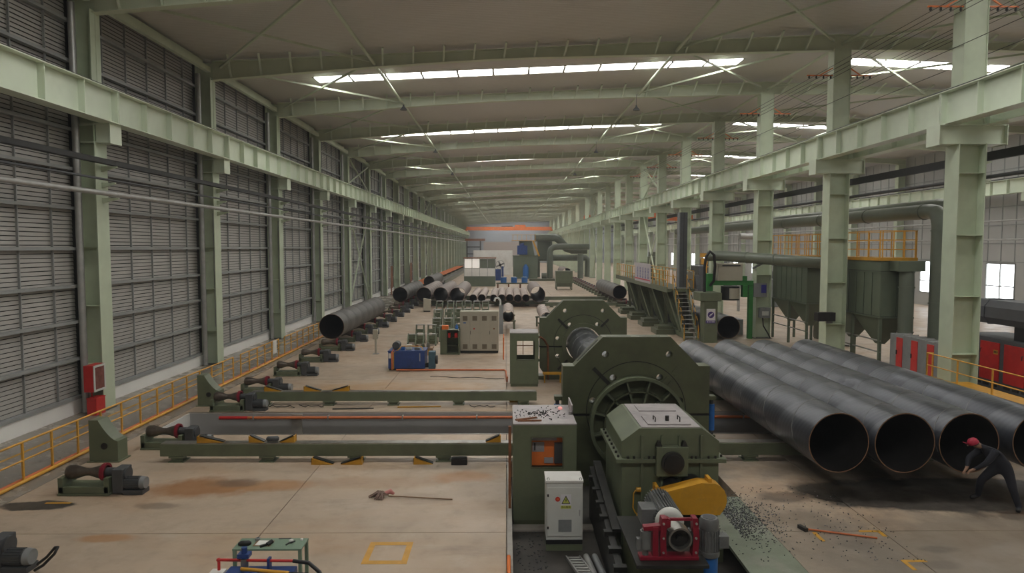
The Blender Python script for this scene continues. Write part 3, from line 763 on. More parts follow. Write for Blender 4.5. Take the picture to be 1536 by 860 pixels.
# loose cables under the rear skid
for i, (x, y) in enumerate(((-7.9, 23.1), (-6.9, 23.15), (-.9, 23.1))):
    pts = [(x + k * .09 - .4, y + .08 * math.sin(k * 1.1 + i), .02 + .05 * max(0, math.sin(k * 1.7 + i))) for k in range(11)]
    tag(MB().tube(pts, .014, 5).build('loose_cable', M_black), 'black cable curled on the floor under the rear skid', 'cable', 'cables under the rear skid')

# ------------------------------------------------------------------ railing along the aisle
def guard_rail(x, y0, y1, label, h=.97, step=1.03, mat=None, group=None, lo=True):
    mat = mat or M_rail
    t = thing('guard_rail', label, 'railing', (x, y0, 0), 0, group)
    L_ = y1 - y0
    n = max(1, round(L_ / step)); pm = MB().box(-.022, .022, -.022, .022, 0, h).mesh('post', mat)
    for i in range(n + 1): piece('post', pm, t, (0, L_ * i / n, 0))
    MB().cyl((0, 0, h), (0, L_, h), .028, 8).build('top_rail', mat, t)
    MB().cyl((0, 0, h * .55), (0, L_, h * .55), .022, 8).build('mid_rail', mat, t)
    return t
guard_rail(-11.5, 6.5, 27.9, 'long yellow tube railing along the aisle beside the trench', group='yellow railing along the aisle')
guard_rail(-11.5, 28.7, 33.5, 'short yellow tube railing with a white plate, between two gaps', group='yellow railing along the aisle')
guard_rail(-11.5, 34.4, 48.0, 'yellow tube railing behind the lone dark pipe', group='yellow railing along the aisle')
for x, m, nm in ((-11.44, M_rail, 'yellow floor tube running along the foot of the aisle railing'), (-11.56, M_orpipe, 'red-orange floor tube running along the foot of the aisle railing')):
    tag(MB().cyl((x, 5.5, .05), (x, 49, .05), .045, 8).build('floor_tube', m), nm, 'pipe')
tag(MB().box(-11.46, -11.44, 32.55, 33.05, .35, 1.0).build('notice_plate', M_white), 'white blank plate hung on the yellow aisle railing', 'plate')
for x, y0, y1 in ((-13.2, Y0, 70.0),):
    MB().box(x - .05, x + .05, y0, y1, .0, .004).build('lane_line', M_yel, flo)
# painted yellow square and marks on the floor
sq = MB(); x0, x1, y0, y1 = -2.58, -1.77, 11.50, 12.38
for a in ((x0, x1, y0, y0 + .13), (x0, x1, y1 - .13, y1), (x0, x0 + .11, y0 + .13, y1 - .13), (x1 - .11, x1, y0 + .13, y1 - .13)): sq.box(a[0], a[1], a[2], a[3], 0, .004)
sq.build('painted_square', M_yel, flo)
for (x0, x1, y0, y1) in ((-10.1, -9.55, 14.35, 14.42), (6.95, 7.35, 12.75, 12.83), (7.3, 7.38, 12.55, 12.83), (6.0, 6.08, 12.35, 12.75), (7.05, 7.5, 11.5, 11.58), (7.05, 7.13, 11.2, 11.5)):
    MB().box(x0, x1, y0, y1, 0, .004).build('painted_mark', M_yel, flo)

# ------------------------------------------------------------------ lettering
def lettering(txt, size, mat, parent, loc, rot, name='lettering'):
    cu = bpy.data.curves.new('txt', 'FONT'); cu.body = txt; cu.size = size; cu.align_x = 'CENTER'; cu.align_y = 'CENTER'; cu.extrude = .0008
    o = bpy.data.objects.new('txt', cu); C.objects.link(o)
    bpy.context.view_layer.update()
    me = bpy.data.meshes.new_from_object(o.evaluated_get(bpy.context.evaluated_depsgraph_get()))
    bpy.data.objects.remove(o); bpy.data.curves.remove(cu)
    me.materials.clear(); me.materials.append(mat)
    return piece(name, me, parent, loc, rot)
def cut_mesh(o, cutter):
    """carve a shape out of a mesh once, at build time"""
    md = o.modifiers.new('cut', 'BOOLEAN'); md.object = cutter; md.operation = 'DIFFERENCE'; md.solver = 'EXACT'
    bpy.context.view_layer.update()
    me = bpy.data.meshes.new_from_object(o.evaluated_get(bpy.context.evaluated_depsgraph_get()))
    o.modifiers.clear(); o.data = me; bpy.data.objects.remove(cutter)

# ------------------------------------------------------------------ machine heads
HX = 3.25
def head(yf, zbot, label, drum):
    t = thing('pipe_clamping_machine', label, 'machine', (HX, yf, 0), 0, 'octagonal machine heads')
    th = .46
    up = MB().prism([(-1.84, 1.43), (-1.84, 2.63), (-1.56, 2.63), (-.85, 3.36), (.85, 3.36), (1.56, 2.63), (1.84, 2.63), (1.84, 1.43)], 0, th).build('upper_plate', M_dgreen, t)
    lo = MB().prism([(-1.84, 1.36), (-1.84, .5), (-1.5, zbot), (1.5, zbot), (1.84, .5), (1.84, 1.36)], 0, th).build('lower_plate', M_dgreen, t)
    H = [(-.78, 2.92), (.82, 2.92), (-.58, 2.33), (.59, 2.34), (-1.09, 1.75), (1.1, 1.75)]
    for o, hs in ((up, H), (lo, [(-1.09, 1.0), (1.09, 1.0), (-.6, .62), (.6, .62)])):
        c = MB().cyl((0, -.3, 1.5), (0, th + .3, 1.5), .80, 48)
        for x, z in hs: c.cyl((x, -.2, z), (x, th + .2, z), .088, 18)
        cut_mesh(o, c.build('cutter', M_black, t))
    # groove ring, key slots, slots on the top edge
    g = MB().hoop((0, -.006, 1.5), (0, .01, 1.5), 1.255, 1.235, 64); g.build('groove_ring', M_black, t)
    for k, a in enumerate((135, 45, 225, 315)):
        r0, r1 = (.95, 1.52) if k in (0, 2) else (1.05, 1.5)
        ca, sa = math.cos(math.radians(a)), math.sin(math.radians(a))
        if drum and k > 1: continue
        if drum and k == 1:
            for rr in (1.05, 1.42):
                b = MB().cbox((ca * rr, -.012, 1.5 + sa * rr), (.22, .024, .13), (0, -math.radians(a), 0)); b.build('key_plate', M_dgreen, t, bev=.004)
            continue
        MB().cbox((ca * (r0 + r1) / 2, -.008, 1.5 + sa * (r0 + r1) / 2), (r1 - r0, .03, .095), (0, -math.radians(a), 0)).build('key_slot', M_dark, t)
    MB().box(-.74, -.12, .16, .24, 3.345, 3.365).build('top_slot', M_black, t); MB().box(.1, .62, .16, .24, 3.345, 3.365).build('top_slot', M_black, t)
    MB().bar((-1.47, .23, 2.725), (-.94, .23, 3.27), .09, .012, (-.7, 0, .7)).build('edge_slot', M_black, t)
    MB().box(-1.86, 1.86, .05, th - .05, 1.36, 1.43).build('parting_gap', M_black, t)
    for s in (-1, 1):
        c = MB().cyl((s * 1.96, .22, .95), (s * 1.96, .22, 1.62), .085, 16); cy = c.build('clamp_cylinder', M_blue2, t)
        MB().cyl((s * 1.96, .22, 1.62), (s * 1.96, .22, 1.78), .05, 12).build('rod', M_dgrey, cy)
        MB().cyl((s * 1.96, .22, .82), (s * 1.96, .22, .95), .06, 12).build('foot', M_dgrey, cy)
        MB().box(s * 1.92 - .12, s * 1.92 + .12, .1, .34, 1.74, 1.84).build('clamp_lug', M_dgreen, t)
        MB().box(s * 1.92 - .12, s * 1.92 + .12, .1, .34, .74, .84).build('clamp_lug', M_dgreen, t)
    MB().box(-2.0, 2.0, -.05, th + .05, zbot - .0, zbot + .16).build('foot_plate', M_dgreen, t)
    if drum:
        zc = 1.22
        dr = MB().hoop((0, -.34, zc), (0, -.02, zc), 1.18, 1.12, 64).build('drum_rim', M_mgreen, t)
        MB().hoop((0, -.38, zc), (0, -.34, zc), 1.20, 1.12, 64).build('rim_flange', M_mgreen, dr)
        MB().cyl((0, -.08, zc), (0, -.02, zc), 1.12, 48).build('drum_disc', M_dgreen, t)
        for k in range(12):
            a = 2 * PI * k / 12 + .26
            MB().cbox((math.cos(a) * .80, -.19, zc + math.sin(a) * .80), (.64, .22, .045), (0, -a, 0)).build('drum_rib', M_mgreen, dr)
        MB().hoop((0, -.30, zc), (0, -.08, zc), .84, .80, 48).build('inner_ring', M_dgreen, dr)
        MB().cyl((0, -1.1, 1.3), (0, -.08, 1.3), .40, 24).build('hub', M_dark, dr)
    else:
        MB().hoop((0, -.1, 1.5), (0, .0, 1.5), .90, .74, 48).build('bore_collar', M_dgreen, t)
    return t
head(16.5, -.4, 'green octagonal machine head with the spoked drum and gearbox in front', True)
head(28.0, 0.0, 'green octagonal machine head with a pipe entering its bore, behind the rear skid', False)

# ------------------------------------------------------------------ drive gearbox in front of the near head
gx, gy0, gy1 = 3.13, 12.5, 14.5
t = thing('gearbox', 'large green gearbox with a chamfered top and round black bearing cap', 'gearbox', (gx, gy0, -.4))
Z = .4      # local z offset, the gearbox stands in the pit
MB().box(-.93, .93, 0, 2.0, .25, 1.50 + Z).build('lower_housing', M_mgreen, t, bev=.012)
MB().box(-1.05, 1.05, -.09, 2.09, 1.50 + Z, 1.58 + Z).build('joint_flange', M_mgreen, t, bev=.008)
MB().prism([(-.93, 1.58 + Z), (-.93, 1.9 + Z), (-.60, 2.15 + Z), (.60, 2.15 + Z), (.93, 1.9 + Z), (.93, 1.58 + Z)], 0, 2.0).build('upper_housing', M_mgreen, t, bev=.012)
M_dust = paint('pale_dusty_lid', (.36, .33, .33), .45, var=.14, scale=3, dirt=(.2, .18, .19), dirt_amt=.6)
MB().box(-.55, .58, .05, 1.95, 2.15 + Z, 2.165 + Z).build('dusty_top', M_dust, t)
cv = MB().box(-.40, .44, .18, .82, 2.165 + Z, 2.19 + Z).build('inspection_cover', M_dust, t, bev=.004)
for x in (-.22, .26):
    MB().tube([(x, .34, 2.18 + Z), (x, .34, 2.27 + Z), (x, .52, 2.27 + Z), (x, .52, 2.18 + Z)], .012, 6).build('cover_handle', M_dark, cv)
MB().cyl((.03, .42, 2.19 + Z), (.03, .42, 2.29 + Z), .04, 10).build('breather', M_dark, cv)
MB().box(-.36, .42, 1.25, 1.75, 2.165 + Z, 2.185 + Z).build('inspection_cover', M_dust, t, bev=.004)
for x in (-.55, -.17, .16, .58):
    MB().prism([(x - .02, 1.58 + Z), (x + .02, 1.58 + Z), (x + .02, 2.02 + Z), (x - .02, 2.02 + Z)], -.06, 0).build('rib', M_mgreen, t)
    MB().box(x - .02, x + .02, -.06, 0, .3, 1.5 + Z).build('rib', M_mgreen, t)
MB().box(-.30, .30, -.16, .0, 1.27 + Z, 1.83 + Z).build('bearing_plate', M_mgreen, t, bev=.006)
bc = MB().cyl((0, -.22, 1.54 + Z), (0, -.16, 1.54 + Z), .215, 32); bcp = bc.build('bearing_cap', M_dark, t)
MB().cyl((0, -.25, 1.54 + Z), (0, -.22, 1.54 + Z), .17, 32).build('cap_disc', M_black, bcp)
for x, z in ((.02, 1.02), (.40, 1.08)):
    MB().cyl((x, -.30, z + Z), (x, 0, z + Z), .19, 24).build('pulley', M_black, t)
bm_ = MB().cyl((0, 0, 0), (0, 0, .045), .024, 6).mesh('bolt', M_dark)
for s in (-1, 1):
    for i in range(8): piece('bolt', bm_, t, (s * .99, .05 + i * .27, 1.58 + Z))
for x in (-.82, -.7, -.42, -.32, .40, .48, .72, .85): piece('bolt', bm_, t, (x, -.045, 1.58 + Z))
for x in (-.24, .24): MB().prism([(x - .06, 1.83 + Z), (x + .06, 1.83 + Z), (x + .02, 1.93 + Z), (x - .02, 1.93 + Z)], -.12, -.02).build('lug', M_dark, t)
op = MB().tube([(-.62, -.05, .98 + Z), (-.68, -.08, .97 + Z), (-.71, -.08, .92 + Z), (-.72, -.08, .64 + Z), (-.68, -.10, .55 + Z), (-.6, -.12, .5 + Z)], .014, 8).cyl((-.66, -.05, .98 + Z), (-.57, -.05, .98 + Z), .045, 10).cyl((-.66, -.12, .5 + Z), (-.57, -.12, .5 + Z), .045, 10)
op.build('oil_line', M_yel, t)
MB().box(-1.0, 1.0, -.15, 2.15, .0, .25).build('bed', M_dgreen, t)
MB().cyl((.12, 2.0, 1.3 + Z), (.12, 2.85, 1.3 + Z), .34, 24).build('coupling', M_dark, t)
# belt guard, motor, brake
t = thing('belt_guard', 'rounded yellow sheet-metal belt guard in front of the gearbox', 'guard', (3.4, 11.9, .7))
pr = [(-.72, .02), (-.70, .38), (.16, .60), (.28, .59)] + [(.33 + .30 * math.cos(a), .28 + .32 * math.sin(a)) for a in [math.radians(d) for d in (75, 55, 35, 15, -5, -25, -45)]] + [(.50, .0)]
MB().prism(pr, 0, .30).build('cover', M_yel, t, bev=.012)
MB().box(-.66, -.60, .1, .35, .36, .50).build('bracket', M_yel, t); MB().box(.30, .36, .05, .30, .58, .66).build('bracket', M_yel, t)
MB().box(-.5, -.4, .05, .25, -.1, .03).box(.3, .4, .05, .25, -.1, .03).box(-.55, .45, .0, .3, -1.1, -.1).build('bracket_foot', M_dark, t)
mx, mz = 2.70, 1.06
t = thing('electric_motor', 'grey finned electric motor with a pale end bell on the green pedestal', 'motor', (mx, 10.75, .72))
b = MB().cyl((0, .05, mz - .72), (0, .95, mz - .72), .20, 28)
bo = b.build('housing', M_mgrey, t)
fm = MB().box(-.006, .006, .08, .92, .19, .245).mesh('fin', M_mgrey)
for k in range(30):
    a = 2 * PI * k / 30
    piece('fin', fm, bo, (0, 0, mz - .72), (0, a, 0))
MB().lathe([(0, .14), (.0, .2), (.06, .235), (.12, .235)], (0, -.06, mz - .72), (0, 1, 0), 28).build('end_bell', M_ltgrey, t)
MB().box(-.44, -.18, .15, .5, .22, .50).build('terminal_box', M_mgrey, t, bev=.015)
MB().box(-.22, .22, .1, .85, .0, .14).build('foot', M_dgrey, t)
MB().cyl((0, .5, .59), (0, .5, .63), .02, 8).build('lifting_eye', M_galv, t)
t = thing('drum_brake', 'red drum brake with clamp arms around a black brake wheel', 'brake', (mx, 10.2, .72))
z = mz - .72
w_ = MB().hoop((0, -.12, z), (0, .12, z), .185, .155, 36).cyl((0, .0, z), (0, .04, z), .155, 36); wh = w_.build('brake_wheel', M_steel, t)
MB().cyl((0, -.02, z), (0, .0, z), .15, 32).cyl((0, -.1, z), (0, 0, z), .05, 16).build('wheel_web', M_black, wh)
MB().cyl((0, .12, z), (0, .45, z), .14, 24).build('shaft', M_steel, t)
MB().box(-.62, .30, -.10, .10, .0, .055).build('base_bar', M_brake, t, bev=.006)
for s in (-1, 1):
    MB().prism([(s * .20, .05), (s * .29, .05), (s * .31, .35), (s * .28, .66), (s * .20, .66), (s * .215, .35)], -.08, .08).build('arm', M_brake, t, bev=.006)
    n = 7; ins = [(s * .19 * math.cos(a), z + .19 * math.sin(a)) for a in [(-.6 + 1.2 * i / n) for i in range(n + 1)]]; ous = [(s * .225 * math.cos(a), z + .225 * math.sin(a)) for a in [(.6 - 1.2 * i / n) for i in range(n + 1)]]
    MB().prism(ins + ous, -.07, .07).build('shoe', M_dark, t)
    for zz in (.12, .35, .58): MB().cyl((s * .255, -.1, zz), (s * .255, -.08, zz), .018, 8).build('pin', M_galv, t)
MB().box(-.42, -.33, -.07, .07, .05, .52).build('side_post', M_brake, t, bev=.006)
MB().prism([(-.56, .52), (-.30, .54), (-.27, .63), (-.2, .66), (-.14, .63), (-.14, .52), (-.26, .46), (-.56, .46)], -.06, .06).build('lever', M_brake, t, bev=.006)
MB().cyl((-.2, -.075, .58), (-.2, .075, .58), .05, 14).build('pivot', M_brake, t)
th = MB().cyl((-.52, .0, .16), (-.52, .0, .44), .085, 18).cyl((-.52, 0, .44), (-.52, 0, .47), .06, 14).cyl((-.52, 0, .055), (-.52, 0, .16), .05, 12).box(-.66, -.6, -.05, .05, .15, .32)
th.build('thruster', M_mgrey, t)
MB().box(-.22, .22, -.02, .02, .60, .64).build('tie_rod', M_brake, t)
t = thing('motor_pedestal', 'green welded pedestal under the motor and red brake', 'pedestal', (2.6, 10.8, -.4))
MB().box(-.6, .52, -.85, 1.05, 1.06, 1.115).build('top_plate', M_dark, t, bev=.005)
MB().box(-.5, .46, -.75, 1.0, 0, 1.06).build('body', M_dgreen, t)
t = thing('pump_unit', 'grey vertical motor on a blue pump casing beside the red brake', 'pump', (3.24, 10.4, -.4))
mo = MB().cyl((0, 0, 1.16), (0, 0, 1.52), .145, 24); mm_ = mo.build('motor', M_mgrey, t)
fm = MB().box(-.006, .006, .14, .165, 1.18, 1.5).mesh('fin', M_mgrey)
for k in range(20): piece('fin', fm, mm_, (0, 0, 0), (0, 0, 2 * PI * k / 20))
MB().lathe([(0, .15), (.12, .155), (.17, .13)], (0, 0, 1.52), (0, 0, 1), 24).build('fan_cowl', M_mgrey, mm_)
MB().cyl((0, 0, 1.69), (0, 0, 1.695), .10, 20).build('fan_grille', M_dgrey, mm_)
MB().cyl((0, 0, 1.08), (0, 0, 1.16), .17, 24).build('flange', M_mgrey, t)
MB().box(.13, .29, -.12, .06, 1.22, 1.42).build('terminal_box', M_mgrey, t, bev=.01)
MB().cyl((0, 0, 0), (0, 0, 1.08), .145, 24).build('pump_casing', M_blue2, t)
# dark chip trough, hoses and other parts around the machine bed
t = thing('chip_trough', 'dark sloping side rail of the machine bed beside the gearbox', 'trough', (1.9, 9.0, -.4))
MB().prism([(0, 0), (5.5, 0), (5.5, 1.15), (2.6, .75), (0, .4)], -.06, .06, 'x').build('side_plate', M_dark, t)
for i in range(8): MB().cbox((-.02, 1.2 + i * .55, .62 + i * .06), (.22, .1, .1), (.15, 0, 0)).build('bracket', M_dark, t)
MB().bar((.1, 2.8, .86), (.1, 5.5, 1.25), .16, .06).build('top_rail', M_dark, t)
for i, (xa, m) in enumerate(((1.52, M_galv), (1.68, M_grey))):
    o = MB().tube([(xa, 12.4, -.30), (xa + .1, 11.3, -.32), (xa + .3, 10.0, -.33), (xa + .5, 8.6, -.33)], .06, 10).build('floor_hose', m)
    tag(o, 'grey hose on the pit bottom beside the machine bed', 'hose', 'hoses on the pit bottom')
# tall green cabinet next to the near head
def tower(x0, x1, y0, y1, z0, z1, label, win, near):
    t = thing('operator_cabinet', label, 'cabinet', (x0, y0, z0)); w = x1 - x0; d = y1 - y0; h = z1 - z0
    wx0, wx1, wz0, wz1 = win
    k = .04
    m = MB().box(0, k, 0, d, .12, h).box(w - k, w, 0, d, .12, h).box(k, w - k, d - k, d, .12, h if near else wz0)
    m.box(k, wx0, 0, k, .12, h).box(wx1, w - k, 0, k, .12, h).box(wx0, wx1, 0, k, .12, wz0).box(wx0, wx1, 0, k, wz1, h)
    if not near: m.box(k, wx0, d - k, d, wz0, h).box(wx1, w - k, d - k, d, wz0, h).box(wx0, wx1, d - k, d, wz1, h)
    m.build('shell', M_mgreen, t)
    MB().box(.02, w - .02, .02, d - .02, 0, .12).build('plinth', M_dgreen, t)
    MB().box(0, w, 0, d, h, h + .03).build('roof_sheet', M_dust, t)
    g = .015
    MB().box(wx0 - .03, wx1 + .03, -.012, .0, wz0 - .03, wz0).box(wx0 - .03, wx1 + .03, -.012, 0, wz1, wz1 + .03).box(wx0 - .03, wx0, -.012, 0, wz0, wz1).box(wx1, wx1 + .03, -.012, 0, wz0, wz1).build('window_frame', M_dgreen, t)
    return t
t = tower(.14, 1.50, 14.05, 15.75, -.4, 1.80, 'tall green cabinet with a window reflecting orange panels and scrap on its roof', (.40, 1.06, 1.28, 1.93), True)
bk = MB().box(.36, 1.10, .25, .27, 1.24, 1.98).build('orange_reflection', M_orange, t)  # boards behind the window stand in for orange and grey reflections in glass
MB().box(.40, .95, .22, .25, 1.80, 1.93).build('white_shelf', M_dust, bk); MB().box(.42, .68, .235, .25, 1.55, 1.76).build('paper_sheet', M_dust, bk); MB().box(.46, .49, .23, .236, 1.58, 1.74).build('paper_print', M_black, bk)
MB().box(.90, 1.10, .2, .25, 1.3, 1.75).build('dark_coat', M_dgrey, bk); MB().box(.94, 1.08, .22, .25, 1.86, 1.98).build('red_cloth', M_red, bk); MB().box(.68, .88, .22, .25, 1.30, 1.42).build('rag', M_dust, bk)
for i, (a, b_) in enumerate((((.10, .20, 2.25), (.62, .22, 2.25)), ((.06, .26, 2.25), (.52, .48, 2.25)))):
    o = MB().bar((.14 + a[0], 14.05 + a[1], 1.845), (.14 + b_[0], 14.05 + b_[1], 1.845), .05, .03).build('wood_lath', M_rust); tag(o, 'brown lath lying on the roof of the tall green cabinet', 'lath', 'laths on the cabinet roof')
ch = MB()
for i in range(120):
    a = random.gauss(.62, .2) if i % 3 else random.uniform(.05, 1.2); q = random.gauss(.85, .2) if i % 3 else random.uniform(.3, 1.55)
    if .03 < a < 1.3 and .1 < q < 1.6: ch.cbox((.14 + a, 14.05 + q, 1.838), (.03, .02, .012), (random.random(), random.random(), random.random() * 3))
tag(ch.build('metal_chips', M_dark, fix=False), 'dark metal chips scattered over the roof of the tall green cabinet', 'metal chips', kind='stuff')
tag(MB().lathe([(0, .05), (.03, .05), (.05, .03), (.06, .01)], (1.25, 15.35, 1.83), (0, 0, 1), 14).build('red_lamp', emit('red_signal_lens', (1, .05, .02), .35)), 'small red signal lamp on the roof of the tall green cabinet', 'lamp')
tag(MB().box(1.46, 1.49, 14.8, 15.6, 1.83, 2.05).box(1.40, 1.49, 14.8, 14.84, 1.83, 1.9).build('guard_plate', M_dust), 'upright grey plate along the roof edge of the tall green cabinet', 'plate')
tag(MB().box(.04, .10, 14.0, 14.08, -.4, 1.78).build('rusty_post', M_rust), 'thin rusty upright bar beside the tall green cabinet', 'bar')
t = tower(.14, 1.28, 26.5, 27.7, 0, 2.15, 'tall green cabinet with an open window beside the rear machine head', (.28, .98, 1.10, 1.85), False)
MB().bar((.55, 1.15, 1.12), (.55, 1.15, 1.84), .03, .03).build('window_bar', M_rust, t); MB().bar((.3, 1.15, 1.5), (.97, 1.15, 1.5), .03, .03).build('window_bar', M_rust, t)
# brown hydraulic pipes on the rear head
o = MB().tube([(1.35, 26.6, 2.0), (1.55, 27.2, 1.8), (1.72, 27.6, 1.5), (1.74, 27.7, .9), (1.74, 27.7, .05)], .045, 8).build('hydraulic_line', M_rust); tag(o, 'brown hydraulic line down the side of the rear machine head', 'pipe')
tag(MB().box(1.5, 2.3, 27.2, 27.45, .35, .43).box(1.55, 1.6, 27.25, 27.4, 0, .35).box(2.2, 2.25, 27.25, 27.4, 0, .35).build('yellow_step', M_yel), 'small yellow step at the foot of the rear machine head', 'step')
o = thing('hydraulic_cylinder', 'short blue hydraulic cylinder standing beside the near machine head', 'cylinder', (1.2, 17.6, 0)); MB().cyl((0, 0, 0), (0, 0, .75), .12, 16).build('barrel', M_blue2, o); MB().cyl((0, 0, .75), (0, 0, 1.1), .07, 12).build('rod', M_dgrey, o)
# light grey switch cabinet with the warning sign
t = thing('switch_cabinet', 'light grey switch cabinet with a yellow triangle warning sign', 'cabinet', (.78, 12.85, -.4))
MB().box(.0, .72, 0, .52, .22, 1.38).build('body', M_ltgrey, t, bev=.008)
MB().box(.0, .72, .02, .50, .12, .22).build('plinth', M_black, t); MB().box(0, .72, 0, .52, 0, .12).build('base', M_mgreen, t)
MB().prism([(-.01, 1.38), (.73, 1.38), (.73, 1.42), (-.01, 1.42)], -.02, .54).build('rain_hood', M_white, t)
dr = MB().box(.03, .69, -.018, 0, .30, 1.28).build('door', M_ltgrey, t, bev=.004)
MB().box(.24, .50, -.028, -.018, .40, .64).build('vent', M_grey, dr); MB().box(.645, .665, -.035, -.018, .72, .85).build('handle', M_galv, dr)
for zz in (.45, 1.1): MB().box(.02, .05, -.03, -.018, zz, zz + .05).build('hinge', M_black, dr)
M_sticker = paint('sticker_white', (.7, .68, .72), .5, var=.03); M_sticky = paint('sticker_yellow', (.55, .58, .12), .5, var=.03); M_ink = paint('sign_ink', (.015, .015, .015), .6, var=.02)
sg = MB().box(.285, .49, -.021, -.018, .86, 1.14).build('warning_sign', M_sticker, dr)
MB().prism([(.30, .96), (.475, .96), (.3875, 1.125)], -.0225, -.021).build('triangle_border', M_ink, sg); MB().prism([(.322, .973), (.453, .973), (.3875, 1.097)], -.024, -.0225).build('triangle', M_sticky, sg)
MB().prism([(.392, 1.07), (.372, 1.022), (.386, 1.022), (.376, .985), (.406, 1.03), (.391, 1.03), (.402, 1.07)], -.0255, -.024).build('lightning_mark', M_ink, sg)
MB().box(.285, .49, -.0225, -.021, .86, .925).build('text_band', M_sticky, sg); lettering('当心触电', .047, M_ink, sg, (.3875, -.0235, .892), (PI / 2, 0, 0))
rs = MB().cyl((.225, -.022, 1.05), (.225, -.018, 1.05), .048, 20).build('round_sticker', M_red, dr); MB().box(.205, .22, -.0235, -.022, 1.03, 1.07).box(.228, .245, -.0235, -.022, 1.03, 1.07).build('sticker_mark', M_orange, rs)
for x in (.04, .68): MB().hoop((x, .02, 1.44), (x, .035, 1.44), .03, .018, 12).build('lifting_eye', M_galv, t)
# ladder into the pit
t = thing('ladder', 'pale metal ladder leaning in the pit below the switch cabinet', 'ladder', (1.28, 12.55, -.4))
for s in (-.13, .13): MB().bar((s, 0, .02), (s + .12, -1.9, .5), .03, .05).build('rail', M_galv, t)
for i in range(9): f = i / 9; MB().bar((-.13 + .12 * f, -1.9 * f - .1, .05 + .48 * f), (.13 + .12 * f, -1.9 * f - .1, .05 + .48 * f), .05, .02).build('rung', M_galv, t)
MB().box(.14, 1.9, 13.75, 14.03, -.4, -.36).build('pit_step', M_conc, flo)
# orange edge tube on the kerb at the pit
tag(MB().cyl((.02, 8.0, .035), (.04, 11.7, .035), .035, 8).build('edge_tube', M_orange), 'orange tube lying along the pit edge near the yellow square', 'tube')
# green cover plate and chips right of the gearbox
pl = MB().box(4.18, 5.19, 6.0, 14.6, -.05, .012).build('pit_cover_plate', paint('scuffed_green_plate', (.20, .23, .17), .45, var=.2, scale=2, dirt=(.30, .28, .24), dirt_amt=.6), flo)
ch = MB()
M_chip = paint('bright_chips', (.30, .30, .32), .3, metal=.8, var=.3, scale=20)
for i in range(1700):
    if i % 5: x = 4.55 + abs(random.gauss(0, .42)); y = random.gauss(13.5, .55)
    else: x = random.uniform(4.2, 7.6); y = random.uniform(11.5, 15.3)
    if x < 4.2 or x > 8: continue
    s = random.uniform(.4, 1.0)
    ch.m = 1 if random.random() < .25 else 0
    ch.cbox((x, y, .02), (.03 * s, .016 * s, .012), (random.uniform(-.6, .6), random.uniform(-.6, .6), random.random() * 3))
ch.m = 1
ch.m = 0
for i in range(160):
    x = random.uniform(.2, .75); y = random.uniform(9.8, 13.7)
    s = random.uniform(.5, 1.2); ch.cbox((x, y, -.385), (.035 * s, .02 * s, .012), (0, 0, random.random() * 3))
tag(ch.build('swarf', [M_dgrey, M_chip], fix=False), 'scattered steel swarf on the floor right of the gearbox and in the pit', 'swarf', kind='stuff')
# hammer-like pole on the right floor, mop on the left floor
t = thing('long_hammer', 'long orange-handled tool lying on the floor before the large pipes', 'tool', (5.87, 12.86, 0))
MB().cyl((.0, 0, .03), (1.25, -.42, .02), .018, 8).build('handle', M_orpipe, t); MB().cbox((0, 0, .04), (.07, .22, .07), (0, 0, .3)).build('head', M_dark, t)
t = thing('mop', 'old mop with a grey-pink rag head lying on the stained floor', 'mop', (-2.75, 14.68, 0))
MB().cyl((.1, -.01, .03), (1.55, -.2, .02), .014, 8).build('handle', M_wood, t)
mp = MB()
for i in range(70):
    a = random.uniform(1.6, 4.7); r = random.uniform(.1, .42); x, y = math.cos(a) * r * .9, math.sin(a) * r * .5
    mp.tube([(.1, 0, .05), (x * .5, y * .5, .07 + random.random() * .06), (x, y, .015)], .014, 5)
mp.build('strands', paint('mop_strands', (.24, .16, .13), .9, var=.4, scale=8), t, fix=False)
MB().tube([(.02, .02, .08), (.14, .05, .11), (.22, .03, .06)], [.04, .06, .03], 8).build('cloth_band', paint('pink_cloth', (.55, .22, .2), .9, var=.2), t)

# ------------------------------------------------------------------ middle floor: cabinets, hydraulic unit, racks
t = thing('electrical_cabinet', 'beige four-door electrical cabinet with vents, beside the green pipe racks', 'cabinet', (-2.46, 35.05, 0))
MB().box(0, 2.04, 0, .6, .12, 2.22).build('body', M_beige, t, bev=.01); MB().box(.02, 2.02, .02, .58, 0, .12).build('plinth', M_black, t)
M_ventd = paint('vent_brown', (.17, .14, .10), .6, var=.1, scale=6)
for i in range(4):
    x = .51 * i + .02
    d = MB().box(x + .01, x + .49, -.018, 0, .16, 2.18).build('door', M_beige, t, bev=.004)
    for z0 in (.22, 1.72):
        v = MB().box(x + .13, x + .38, -.026, -.018, z0, z0 + .26).build('vent', M_ventd, d)
    if i in (1, 3): MB().box(x + .015, x + .035, -.045, -.018, 1.0, 1.18).build('handle', M_black, d)
    if i in (1, 3): MB().cyl((x + .22 if i == 1 else x + .25, -.03, 1.30), (x + .22 if i == 1 else x + .25, -.018, 1.30), .045, 14).build('lamp', M_red if i == 1 else M_rust, d)
    if i == 0: MB().box(x + .16, x + .30, -.022, -.018, 1.58, 1.64).build('label_plate', M_blue2, d)
t = thing('tool_cupboard', 'small green open cupboard with red boxes inside, next to the beige cabinet', 'cupboard', (-3.46, 34.6, 0))
MB().box(0, .04, 0, .6, 0, 1.3).box(.96, 1.0, 0, .6, 0, 1.3).box(0, 1, .56, .6, 0, 1.3).box(0, 1, 0, .6, 0, .08).box(0, 1, 0, .6, 1.26, 1.3).build('carcass', M_mgreen, t)
MB().box(.0, .36, -.03, 0, .03, 1.28).build('door', M_mgreen, t, bev=.006)
MB().prism([(.96, .03), (1.02, .03), (1.02, 1.28), (.96, 1.28)], -.36, 0).build('door', M_mgreen, t)
for z in (.45, .85): MB().box(.04, .96, .05, .56, z, z + .02).build('shelf', M_dgreen, t)
